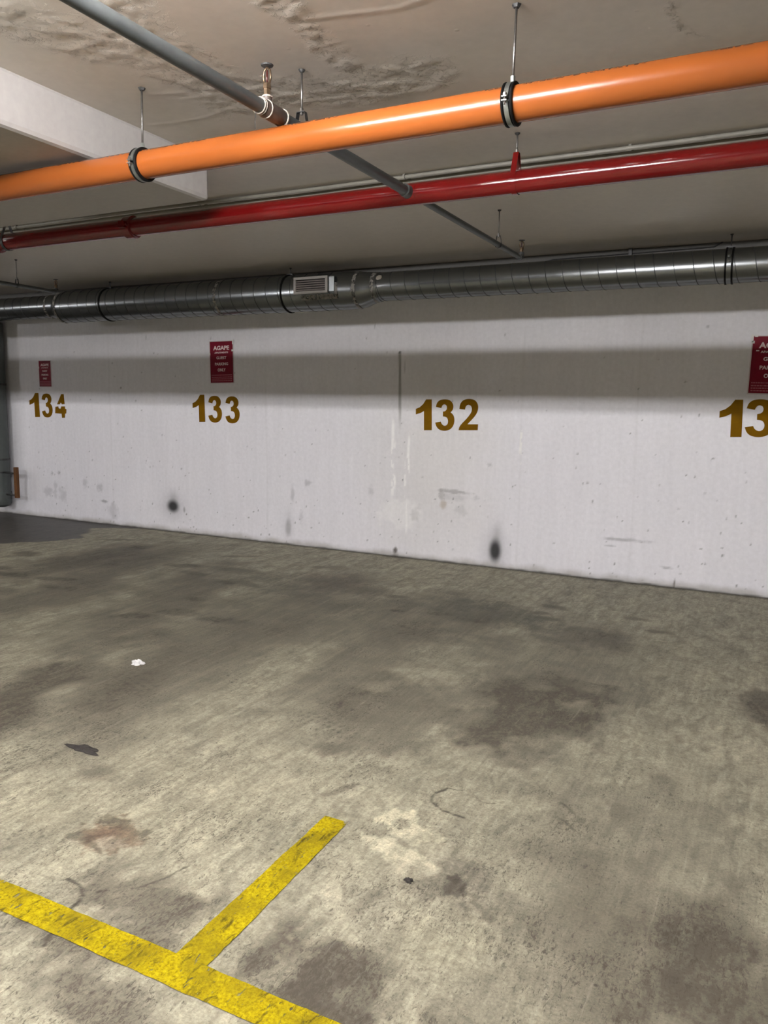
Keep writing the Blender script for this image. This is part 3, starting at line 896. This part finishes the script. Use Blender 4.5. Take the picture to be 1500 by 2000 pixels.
add_sweep(bm, [(BX, 5.47, BZ), (BX, 5.50, BZ), (BX, 5.525, BZ + .008), (BX, 5.533, BZ + .035)], [.021, .0215, .021, .020], 20)
mesh_obj('end_elbow', bm, M['branch'], br, smooth='auto')
sprinkler(br, BX, 5.533, BZ + .04, .085)
tag(br, 'grey iron sprinkler pipe crossing behind the orange pipe and into the red main', 'pipe')

LX = -6.36
lb = thing('sprinkler_pipe', (LX, 4.5, 2.483))
bm = bmesh.new(); add_sweep(bm, [(LX, RY + RR - .004, 2.486), (LX, 5.44, 2.480)], .0176, 24)
mesh_obj('far_pipe', bm, M['branch'], lb, smooth='auto')
bm = bmesh.new()
add_sweep(bm, [(LX, 5.42, 2.480), (LX, 5.45, 2.480), (LX, 5.472, 2.488), (LX, 5.48, 2.51)], [.021, .0215, .021, .020], 20)
mesh_obj('end_elbow', bm, M['branch'], lb, smooth='auto')
sprinkler(lb, LX, 5.48, 2.515, .085)
tag(lb, 'thin dark sprinkler pipe sloping to the duct at the left edge of the photo', 'pipe')

G = 'ring hangers of the sprinkler pipes'
clevis(BX, 2.682, BZ, .026, CEIL, 'y', M['dark_steel'], 'dark loop hanger on a rod behind the orange pipe, near the brass sprinkler head', group=G, strap_w=.022, peak=.045)
clevis(BX, 5.03, BZ, .0185, CEIL, 'y', M['dark_steel'], 'small ring hanger on a thin rod near the far end of the grey sprinkler pipe', group=G, strap_w=.012, peak=.045, rodr=.0036)
clevis(LX, 5.045, 2.482, .0185, CEIL, 'y', M['dark_steel'], 'small ring hanger on a thin rod above the left end of the duct', group=G, strap_w=.012, peak=.045, rodr=.0036)

# ------------------------------------------------------------------ conduits on the ceiling beyond the red pipe
def conduit(y, r, z, label, clips):
    t = thing('conduit', (-2, y, z))
    bm = bmesh.new()
    pts = [(x, y + .006 * math.sin(x * 1.7 + y * 9), z + .002 * math.sin(x * 2.9)) for x in np.arange(-10, 3.2, .25)]
    add_sweep(bm, pts, r, 12)
    mesh_obj('tube', bm, M['conduit'], t, smooth='auto')
    for x in clips:
        bm = bmesh.new(); add_arc(bm, (x, y, z), r + .002, 0, 2 * math.pi, 'x', .0015, .014, 16)
        add_box(bm, (x - .007, y - .004, z + r - .001), (x + .007, y + .004, CEIL + .001))
        mesh_obj('clip', bm, M['conduit'], t)
    return tag(t, label, 'conduit', 'pale conduits behind the red pipe')
conduit(4.065, .011, CEIL - .016, 'pale thin conduit along the ceiling behind the red pipe, the one nearer the camera', (-5.1, -3.4, -1.96, -.752, .5))
conduit(4.135, .013, CEIL - .022, 'pale thin conduit along the ceiling behind the red pipe, the one nearer the wall', (-5.1, -3.4, -1.96, -.752, .5))

# ------------------------------------------------------------------ ventilation duct
DY, DZ = 6.362, 2.486
RS, RL = .1232, .168
LZ = 2.470
dt = thing('ventilation_duct', (-3.5, DY, DZ))
def spiral(name, x0, x1, z, r, pitch, mat):
    bm = bmesh.new()
    add_sweep(bm, [(x0, DY, z), (x1, DY, z)], r, 72)
    n = int((x1 - x0) / pitch * 40)
    pts = [(x0 + (x1 - x0) * i / n, DY + math.cos(2 * math.pi * i / 40) * (r + .0002), z + math.sin(2 * math.pi * i / 40) * (r + .0002)) for i in range(n + 1)]
    n0 = len(bm.faces)
    add_sweep(bm, pts, .0030, 4)
    bm.faces.ensure_lookup_table()
    for f in bm.faces[n0:]: f.material_index = 1
    o = mesh_obj(name, bm, mat, dt, smooth='auto')
    o.data.materials.append(M['seam'])
    return o
spiral('small_duct', -3.33, 3.0, DZ, RS, .137, M['duct'])
spiral('large_duct', -7.22, -3.62, LZ, RL, .137, M['duct'])
spiral('small_duct', -10.5, -7.40, DZ, RS, .137, M['duct'])
for nm, xa, xb, za, zb, ra, rb in (('reducer', -3.64, -3.46, LZ, LZ, RL + .003, RL - .006), ('reducer', -7.22, -7.33, LZ, DZ, RL + .002, RS + .005)):
    bm = bmesh.new(); add_sweep(bm, [(xa, DY, za), ((xa + xb) / 2, DY, (za + zb) / 2), (xb, DY, zb)], [ra, (ra + rb) / 2, rb], 56)
    mesh_obj(nm, bm, M['duct'], dt, smooth='auto')
bm = bmesh.new(); add_sweep(bm, [(-3.47, DY, LZ), (-3.43, DY, LZ + .002), (-3.38, DY, .5 * (LZ + DZ)), (-3.32, DY, DZ - .001), (-3.27, DY, DZ)], [RL - .006, RL - .011, RS + .020, RS + .007, RS + .004], 56)
mesh_obj('reducer', bm, M['duct'], dt, smooth='auto')
bm = bmesh.new(); add_sweep(bm, [(-7.46, DY, DZ), (-7.32, DY, DZ)], RS + .005, 56)
mesh_obj('collar', bm, M['duct'], dt, smooth='auto')

def sealant_mat():
    mt, nt, b = new_mat('smeared_sealant')
    v = coords(nt)
    f = noise(nt, 38, 5, .7, v)
    nt.links.new(ramp(nt, f, [(.3, (.17, .16, .145)), (.7, (.32, .30, .27))]), b.inputs['Base Color'])
    b.inputs['Roughness'].default_value = .55
    nt.links.new(ramp(nt, noise(nt, 30, 4, .7, v), [(.40, 0), (.52, 1)]), b.inputs['Alpha'])
    bump(nt, b, f, .6, .004)
    return mt
SE = sealant_mat()
for x, z, r in ((-3.475, LZ, RL - .003), (-3.31, DZ, RS + .007), (-7.44, DZ, RS + .007), (-7.24, LZ, RL + .004), (-5.02, LZ, RL + .003)):
    bm = bmesh.new()
    w = .034 if x > -6 else .028
    if x == -5.02: w = .03
    n = 72; rings = []
    a0, a1 = (math.radians(120), math.radians(275))
    rnd = random.Random(int(abs(x) * 100))
    for i in range(n + 1):
        a = a0 + (a1 - a0) * i / n
        wa, wb = w * (.35 + .35 * rnd.random()), w * (.35 + .35 * rnd.random())
        rings.append([bm.verts.new((x + o_, DY + math.cos(a) * rr, z + math.sin(a) * rr)) for o_, rr in ((-wa, r - .001), (-wa * .6, r + .004), (wb * .6, r + .004), (wb, r - .001))])
    for a, b in zip(rings[:-1], rings[1:]):
        for k in range(3): bm.faces.new((a[k], a[k + 1], b[k + 1], b[k]))
    mesh_obj('sealant_joint', bm, SE, dt, smooth=True)
# round blob of sealant
bm = bmesh.new()
bmesh.ops.create_uvsphere(bm, u_segments=16, v_segments=10, radius=.026)
for v_ in bm.verts: v_.co = Vector((v_.co.x * 1.1 + .003 * random.uniform(-1, 1), v_.co.y * .25, v_.co.z * (1 + .1 * random.uniform(-1, 1))))
bmesh.ops.rotate(bm, verts=bm.verts, cent=(0, 0, 0), matrix=Matrix.Rotation(math.radians(-32), 3, 'X'))
bmesh.ops.translate(bm, verts=bm.verts, vec=(-3.245, DY - RS * .87, DZ + RS * .52))
mesh_obj('sealant_patch', bm, M['sealtape'], dt, smooth=True)
# grille
gx0, gx1, gz0, gz1 = -4.075, -3.715, 2.432, 2.583
yf = DY - RL - .022
bm = bmesh.new()
add_box(bm, (gx0 + .012, yf + .006, gz0 + .012), (gx1 + .060, DY - RL + .09, gz1 - .006))
mesh_obj('grille_box', bm, M['duct'], dt, bevel=.002)
bm = bmesh.new()
add_box(bm, (gx0 + .02, yf + .001, gz0 + .02), (gx1 - .02, yf + .004, gz1 - .02))
mesh_obj('grille_opening', bm, M['black'], dt)
bm = bmesh.new()
fw = .024
for lo, hi in (((gx0, gz1 - fw), (gx1, gz1)), ((gx0, gz0), (gx1, gz0 + fw)), ((gx0, gz0 + fw), (gx0 + fw, gz1 - fw)), ((gx1 - fw, gz0 + fw), (gx1, gz1 - fw))):
    add_box(bm, (lo[0], yf - .012, lo[1]), (hi[0], yf + .003, hi[1]))
gf = mesh_obj('grille_frame', bm, M['grille'], dt, bevel=.0025)
for k in range(5):
    zc = gz0 + fw + .011 + k * (gz1 - gz0 - 2 * fw - .006) / 5
    bm = bmesh.new()
    add_box(bm, (gx0 + fw, yf - .009, zc - .0062), (gx1 - fw, yf - .0065, zc + .0062), Matrix.Rotation(math.radians(35), 3, 'X'), (gx0, yf - .0075, zc))
    c = mesh_obj('louver', bm, M['louver'], gf); c.matrix_parent_inverse = Matrix()
bm = bmesh.new()
add_box(bm, (gx0 + .06, DY - RL * .99, gz0 - .052), (gx1 + .085, DY - RL * .99 + .03, gz0 - .006), Matrix.Rotation(math.radians(14), 3, 'X'), (gx0, DY - RL, gz0 - .01))
add_box(bm, (gx1 + .055, DY - RL - .004, gz0 - .03), (gx1 + .085, DY - RL + .02, gz0 + .09))
mesh_obj('sealant_edge', bm, SE, dt)
tag(dt, 'round galvanised spiral air duct along the top of the white wall', 'duct')

def duct_hanger(x, z, r, label, double=False, bolt=False):
    t = thing('duct_hanger', (x, DY, CEIL))
    bm = bmesh.new()
    for dx in ((-.022, .022) if double else (0,)):
        add_arc(bm, (x + dx, DY, z), r + .004, 0, 2 * math.pi, 'x', .0042, .012, 56)
    mesh_obj('ring', bm, M['rubber'], t, smooth='auto')
    bm = bmesh.new()
    add_sweep(bm, [(x, DY, CEIL + .002), (x, DY, z + r)], .0045, 8)
    add_sweep(bm, [(x, DY, CEIL), (x, DY, CEIL - .008)], [.014, .008], 8)
    add_box(bm, (x - .03, DY - .014, z + r + .002), (x + .03, DY + .014, z + r + .016))
    mesh_obj('rod', bm, M['dark_steel'], t)
    if bolt:
        bm = bmesh.new(); add_arc(bm, (x, DY, z), r + .003, math.radians(70), math.radians(290), 'x', .0015, .03, 40)
        mesh_obj('band', bm, M['duct'], t, smooth='auto')
        a = math.radians(168)
        c0 = Vector((x, DY + math.cos(a) * (r + .016), z + math.sin(a) * (r + .016)))
        for k in (-1, 1):
            bm = bmesh.new(); add_sweep(bm, [c0 + Vector((0, 0, k * .014)), c0 + Vector((0, 0, k * .026))], .010, 8)
            mesh_obj('bolt', bm, M['band'], t)
    return tag(t, label, 'duct hanger', 'black rings round the duct')
duct_hanger(-.4232, DZ, RS, 'double black ring with a bolt and ceiling rod round the duct at right', True, True)
duct_hanger(-4.24, LZ, RL, 'single black ring round the duct just left of its grille')
duct_hanger(-6.56, LZ, RL, 'single black ring round the duct near its left end, above sign 134')

# thin cable run on the wall above the duct
bm = bmesh.new()
add_sweep(bm, [(-1.873, WALL_Y - .006, 2.60), (-1.872, WALL_Y - .006, 2.655), (-1.80, WALL_Y - .006, 2.668), (-1.17, WALL_Y - .006, 2.672), (-.56, WALL_Y - .006, 2.678), (-.52, WALL_Y - .006, 2.700), (-.50, WALL_Y - .006, 2.712)], .005, 8)
add_box(bm, (-1.19, WALL_Y - .03, 2.655), (-1.165, WALL_Y, 2.712))
o = mesh_obj('wall_cable', bm, M['dark_steel'], None, smooth='auto')
tag(o, 'thin dark cable clipped to the wall above the duct at right', 'cable')

# ------------------------------------------------------------------ painted bay numbers
GLY = {
'1': [[(0.0, 0.685), (0.238, 0.742), (0.443, 0.843), (0.624, 0.998), (0.956, 1.0), (1.0, 0.008), (0.529, 0.0), (0.503, 0.623), (0.287, 0.555), (0.007, 0.507)]],
'3': [[(0.016, 0.755), (0.065, 0.885), (0.198, 0.968), (0.412, 1.0), (0.662, 0.991), (0.824, 0.934), (0.917, 0.839), (0.928, 0.743), (0.889, 0.656), (0.793, 0.591), (0.931, 0.517), (1.0, 0.4), (0.999, 0.271), (0.93, 0.141), (0.775, 0.041), (0.562, 0.0), (0.346, 0.005), (0.164, 0.051), (0.051, 0.147), (0.0, 0.255), (0.287, 0.292), (0.337, 0.217), (0.429, 0.169), (0.537, 0.16), (0.643, 0.201), (0.684, 0.309), (0.634, 0.406), (0.543, 0.448), (0.399, 0.457), (0.393, 0.608), (0.5, 0.62), (0.587, 0.675), (0.601, 0.75), (0.563, 0.814), (0.472, 0.841), (0.383, 0.828), (0.332, 0.78), (0.298, 0.719)]],
'2': [[(0.011, 0.677), (0.04, 0.828), (0.158, 0.937), (0.349, 0.992), (0.594, 1.0), (0.805, 0.959), (0.931, 0.868), (0.982, 0.751), (0.961, 0.623), (0.864, 0.493), (0.696, 0.362), (0.526, 0.252), (0.458, 0.197), (1.0, 0.206), (0.985, 0.018), (0.0, 0.0), (0.037, 0.114), (0.174, 0.225), (0.38, 0.357), (0.549, 0.489), (0.649, 0.598), (0.661, 0.705), (0.612, 0.78), (0.498, 0.815), (0.394, 0.799), (0.326, 0.745), (0.302, 0.658)]],
'4': [[(0.199, 0.563), (0.598, 0.991), (0.81, 1.0), (0.865, 0.576), (0.636, 0.567), (0.535, 0.651), (0.446, 0.565)],
      [(0.041, 0.46), (0.29, 0.478), (0.316, 0.401), (0.495, 0.379), (0.57, 0.481), (0.88, 0.484), (0.889, 0.391), (1.0, 0.362), (0.969, 0.191), (0.87, 0.174), (0.839, 0.004), (0.593, 0.0), (0.575, 0.171), (0.0, 0.187)]],
}
SHARP = {'1': 99, '3': 35, '2': 40, '4': 0}
def chaikin(pts):
    """round the gentle corners of an outline, keep the sharp ones"""
    out = []
    n = len(pts)
    for i in range(n):
        a, b, c = Vector(pts[i - 1]), Vector(pts[i]), Vector(pts[(i + 1) % n])
        ang = math.degrees((b - a).angle(c - b)) if (b - a).length and (c - b).length else 0
        if ang > 50: out.append(tuple(b))
        else:
            out.append(tuple(b.lerp(a, .25))); out.append(tuple(b.lerp(c, .25)))
    return out
def digit(ch, x0, x1, z0, z1, parent):
    bm = bmesh.new()
    for poly in GLY[ch]:
        p = poly
        if ch in '32': p = chaikin(chaikin([(u * .65, v) for u, v in p])); p = [(u / .65, v) for u, v in p]
        f_ = [bm.verts.new((x0 + (x1 - x0) * u, WALL_Y - .0035, z0 + (z1 - z0) * v)) for u, v in p]
        b_ = [bm.verts.new((v_.co.x, WALL_Y + .004, v_.co.z)) for v_ in f_]
        for tri in tessellate_polygon([[v_.co for v_ in f_]]):
            bm.faces.new([f_[i] for i in tri])
        for i in range(len(f_)):
            j = (i + 1) % len(f_)
            bm.faces.new((f_[i], b_[i], b_[j], f_[j]))
    bmesh.ops.recalc_face_normals(bm, faces=bm.faces)
    return mesh_obj('digit', bm, M['gold'], parent)

NUM = [
 ('134', [('1', -8.2429, -8.0708, 1.2303, 1.5219), ('3', -8.0264, -7.8445, 1.2287, 1.5173), ('4', -7.8009, -7.61, 1.2306, 1.513)], 'ochre number 134 painted on the wall, its 4 in broken stencil'),
 ('133', [('1', -5.6844, -5.5161, 1.2317, 1.5211), ('3', -5.4712, -5.2897, 1.2288, 1.5122), ('3', -5.2425, -5.0587, 1.2263, 1.5089)], 'ochre number 133 painted on the wall'),
 ('132', [('1', -3.0355, -2.8707, 1.2179, 1.5016), ('3', -2.837, -2.6492, 1.2179, 1.5041), ('2', -2.6062, -2.4204, 1.2276, 1.5105)], 'ochre number 132 painted on the wall, no sign above it'),
 ('131', [('1', -.4375, -.269, 1.2393, 1.5276), ('3', -.2511, -.0504, 1.2443, 1.5325), ('1', -.03, .135, 1.2443, 1.5325)], 'ochre number starting 13, cut by the right edge of the photo'),
]
for nm, ds, lab in NUM:
    t = thing('bay_number', (ds[0][1], WALL_Y, ds[0][3]))
    for d in ds: digit(*d, t)
    tag(t, lab, 'painted number', 'bay numbers on the wall')

# ------------------------------------------------------------------ signs
def text_bm(s, size, bold=.0):
    cu = bpy.data.curves.new('t', 'FONT')
    cu.body = s; cu.size = size; cu.align_x = 'CENTER'; cu.align_y = 'CENTER'; cu.offset = bold; cu.extrude = .0006
    cu.resolution_u = 3
    ob = bpy.data.objects.new('t', cu); link(ob)
    dg = bpy.context.evaluated_depsgraph_get()
    me = bpy.data.meshes.new_from_object(ob.evaluated_get(dg))
    bm = bmesh.new(); bm.from_mesh(me)
    bpy.data.objects.remove(ob); bpy.data.curves.remove(cu); bpy.data.meshes.remove(me)
    return bm

def sign(cx, cz, w, h, tilt, label, tapes):
    t = thing('parking_sign', (cx, WALL_Y, cz))
    R = Matrix.Rotation(tilt, 3, 'Y')
    def place(bm):
        bmesh.ops.rotate(bm, verts=bm.verts, cent=(0, 0, 0), matrix=R)
        bmesh.ops.translate(bm, verts=bm.verts, vec=(cx, WALL_Y, cz))
    bm = bmesh.new(); add_box(bm, (-w / 2 - .008, -.0045, -h / 2 - .008), (w / 2 + .008, .002, h / 2 + .008)); place(bm)
    mesh_obj('laminate', bm, M['sheet'], t)
    bm = bmesh.new(); add_box(bm, (-w / 2, -.0058, -h / 2), (w / 2, -.0040, h / 2)); place(bm)
    pn = mesh_obj('panel', bm, M['signred'], t)
    def line(s, v, width, hgt, bold, mat):
        bm = text_bm(s, 1.0, bold)
        xs = [v_.co.x for v_ in bm.verts]; ys = [v_.co.y for v_ in bm.verts]
        mx, my = (max(xs) + min(xs)) / 2, (max(ys) + min(ys)) / 2
        sx = width * w / (max(xs) - min(xs)); sy = hgt * h / (max(ys) - min(ys))
        for v_ in bm.verts:
            v_.co = Vector(((v_.co.x - mx) * sx, -.0066 - v_.co.z * .5, h / 2 - v * h + (v_.co.y - my) * sy))
        place(bm)
        c = mesh_obj('lettering', bm, mat, pn); c.matrix_parent_inverse = Matrix()
        c['label'] = 'white lettering'
    line('AGAPE', .155, .70, .105, .035, M['letter'])
    line('APARTMENTS', .27, .60, .042, .03, M['letter'])
    line('GUEST', .395, .44, .070, .03, M['letter'])
    line('PARKING', .545, .58, .070, .03, M['letter'])
    line('ONLY', .69, .35, .075, .03, M['letter'])
    rr = random.Random(3)
    for v in (.815, .865, .91, .955):
        bm = bmesh.new()
        x = -.45 * w
        while x < .44 * w:
            L = rr.uniform(.02, .07) * w
            x1 = min(x + L, .45 * w)
            add_box(bm, (x, -.0066, h / 2 - v * h - .010 * h), (x1, -.0058, h / 2 - v * h + .010 * h))
            x = x1 + .012 * w
        place(bm)
        c = mesh_obj('fine_print', bm, M['smallprint'], pn); c.matrix_parent_inverse = Matrix()
    for (u, v, tw, th_) in tapes:
        bm = bmesh.new(); add_box(bm, (-tw / 2 + u * w / 2, -.0075, -th_ / 2 + v * h / 2), (tw / 2 + u * w / 2, -.0045, th_ / 2 + v * h / 2)); place(bm)
        mesh_obj('tape', bm, M['paper'], t)
    return tag(t, label, 'sign', 'guest parking signs on the wall')
sign(-7.944, 1.752, .200, .302, math.radians(.0), 'small crimson guest parking sign above number 134', [(-1.04, .48, .016, .022)])
sign(-5.283, 1.862, .297, .424, math.radians(-.9), 'crimson guest parking sign with white tape bits, above number 133', [(1.04, .96, .02, .05), (.99, .55, .026, .018), (-1.03, .40, .016, .024)])
sign(-.095, 1.787, .297, .424, math.radians(.9), 'crimson guest parking sign cut by the right edge of the photo', [(-1.04, .93, .018, .06), (-.98, .80, .02, .02), (-.85, 1.02, .022, .016), (-.74, .50, .022, .008)])

# ------------------------------------------------------------------ riser pipe and guard at the left edge
CX, CY, CR = -8.665, 6.50, .112
t = thing('riser_pipe', (CX, CY, .12))
bm = bmesh.new(); add_sweep(bm, [(CX, CY, .14), (CX, CY, 2.36)], CR, 48)
mesh_obj('pipe', bm, M['column_pipe'], t, smooth='auto')
bm = bmesh.new()
add_sweep(bm, [(CX, CY, .20), (CX, CY, .15), (CX, CY, .115), (CX, CY, .10)], [CR + .006, CR + .004, CR * .8, CR * .4], 40)
mesh_obj('end_cap', bm, M['column_pipe'], t, smooth='auto')
for z, hh, rr_ in ((.70, .012, .006), (1.62, .012, .006), (.54, .01, .004), (.50, .03, .008), (.27, .02, .006)):
    bm = bmesh.new(); add_sweep(bm, [(CX, CY, z - hh), (CX, CY, z + hh)], CR + rr_, 40)
    mesh_obj('collar', bm, M['dark_steel'] if hh < .02 else M['column_pipe'], t, smooth='auto')
tag(t, 'grey vertical pipe against the white wall at the left edge of the photo', 'pipe')
t = thing('pipe_guard', (-8.345, 6.42, .23))
bm = bmesh.new(); add_box(bm, (-8.372, 6.46, .235), (-8.322, 6.50, .615))
mesh_obj('upright_bar', bm, M['rust'], t, bevel=.004)
for z in (.535, .265):
    bm = bmesh.new(); add_sweep(bm, [(-8.347, 6.49, z), (-8.558, 6.49, z)], .011, 10)
    mesh_obj('bracket', bm, M['dark_steel'], t, smooth=True)
tag(t, 'brown-orange upright bar guarding the grey vertical pipe at left', 'pipe guard')

# ------------------------------------------------------------------ yellow bay lines
def yellow_mat():
    mt, nt, b = new_mat('worn_yellow_paint')
    v = coords(nt)
    vs = coords(nt, (1, .35, 1))
    g = noise(nt, 120, 6, .75, v); g2 = noise(nt, 7, 4, .6, v); g3 = noise(nt, 40, 5, .7, vs, .6)
    c = ramp(nt, g, [(.34, (.20, .145, .003)), (.5, (.42, .32, .004)), (.66, (.56, .46, .01))])
    c = mix(nt, ramp(nt, g2, [(.42, 0.0), (.60, .7)]), c, (.22, .165, .008))
    c = mix(nt, ramp(nt, g3, [(.54, 0.0), (.66, .85)]), c, (.075, .055, .008))
    nt.links.new(c, b.inputs['Base Color'])
    b.inputs['Roughness'].default_value = .85
    b.inputs['Specular IOR Level'].default_value = .1
    wear = noise(nt, 70, 5, .75, vs, .3)
    w2 = math_(nt, 'ADD', wear, math_(nt, 'MULTIPLY', g2, .10))
    nt.links.new(ramp(nt, w2, [(.655, 1.0), (.69, 0.0)]), b.inputs['Alpha'])
    bump(nt, b, math_(nt, 'ADD', g, g3), .5, .005)
    return mt
YM = yellow_mat()
def stripe(name, p0, p1, width, label, z=.0025, seed=0, w1=None):
    """flat painted stripe between two floor points with slightly ragged edges"""
    p0, p1 = Vector(p0), Vector(p1)
    d = (p1 - p0); L = d.length; d.normalize(); n = Vector((-d.y, d.x))
    bm = bmesh.new(); rnd = random.Random(seed)
    k = int(L / .012); A = []; B = []; e1 = e2 = 0
    for i in range(k + 1):
        e1 = e1 * .7 + rnd.uniform(-.0012, .0012); e2 = e2 * .7 + rnd.uniform(-.0012, .0012)
        q = p0 + d * (L * i / k); hw = (width + ((w1 or width) - width) * i / k) / 2
        jj = rnd.uniform(-.004, .004) if i in (0, k) else 0
        A.append(bm.verts.new((q.x + n.x * (hw + e1) + d.x * jj, q.y + n.y * (hw + e1) + d.y * jj, z)))
        B.append(bm.verts.new((q.x - n.x * (hw + e2), q.y - n.y * (hw + e2), z)))
    for i in range(k): bm.faces.new((B[i], B[i + 1], A[i + 1], A[i]))
    o = mesh_obj(name, bm, YM)
    return tag(o, label, 'painted line', 'yellow bay lines on the floor')
stripe('painted_line', (-4.6, 1.385), (2.0, 1.397), .098, 'long worn yellow line running across the lower left floor', .0025, 3)
stripe('painted_line', (-1.272, 1.44), (-1.291, 2.222), .103, 'short yellow line branching off the long one toward the wall', .0030, 4, .094)

# ------------------------------------------------------------------ small things lying on the floor
def crumple(name, x, y, sx, sy, h, mat, seed, label, cat, group=None, thin=False):
    rnd = random.Random(seed)
    bm = bmesh.new(); bmesh.ops.create_icosphere(bm, subdivisions=3, radius=1)
    ph = [rnd.uniform(0, 6) for _ in range(6)]
    for v_ in bm.verts:
        c = v_.co; a = math.atan2(c.y, c.x)
        k = 1 + .22 * math.sin(3 * a + ph[0]) + .16 * math.sin(5 * a + ph[1]) + .1 * math.sin(9 * a + ph[2]) + rnd.uniform(-.06, .06)
        zz = max(0, c.z) * (1 + .5 * math.sin(c.x * 5 + ph[3]) * math.cos(c.y * 6 + ph[4]))
        v_.co = Vector((x + c.x * sx * k, y + c.y * sy * k, zz * h + rnd.uniform(0, .12) * h + .0005))
    o = mesh_obj(name, bm, mat)
    return tag(o, label, cat, group)
crumple('crumpled_paper', -3.09, 3.11, .036, .028, .020, M['paper'], 2, 'small crumpled white paper scrap lying on the floor', 'litter')
crumple('dark_rag', -2.50, 2.20, .085, .028, .008, M['debris'], 5, 'flattened dark brown rag on the floor at left', 'litter')
crumple('dark_pebble', -0.915, 2.018, .013, .010, .010, M['debris'], 6, 'small black crumb on the floor beside the pale patch', 'litter')
crumple('dark_pebble', -1.33, 1.14, .012, .009, .008, M['debris'], 8, 'small black crumb on the floor below the long yellow line', 'litter')
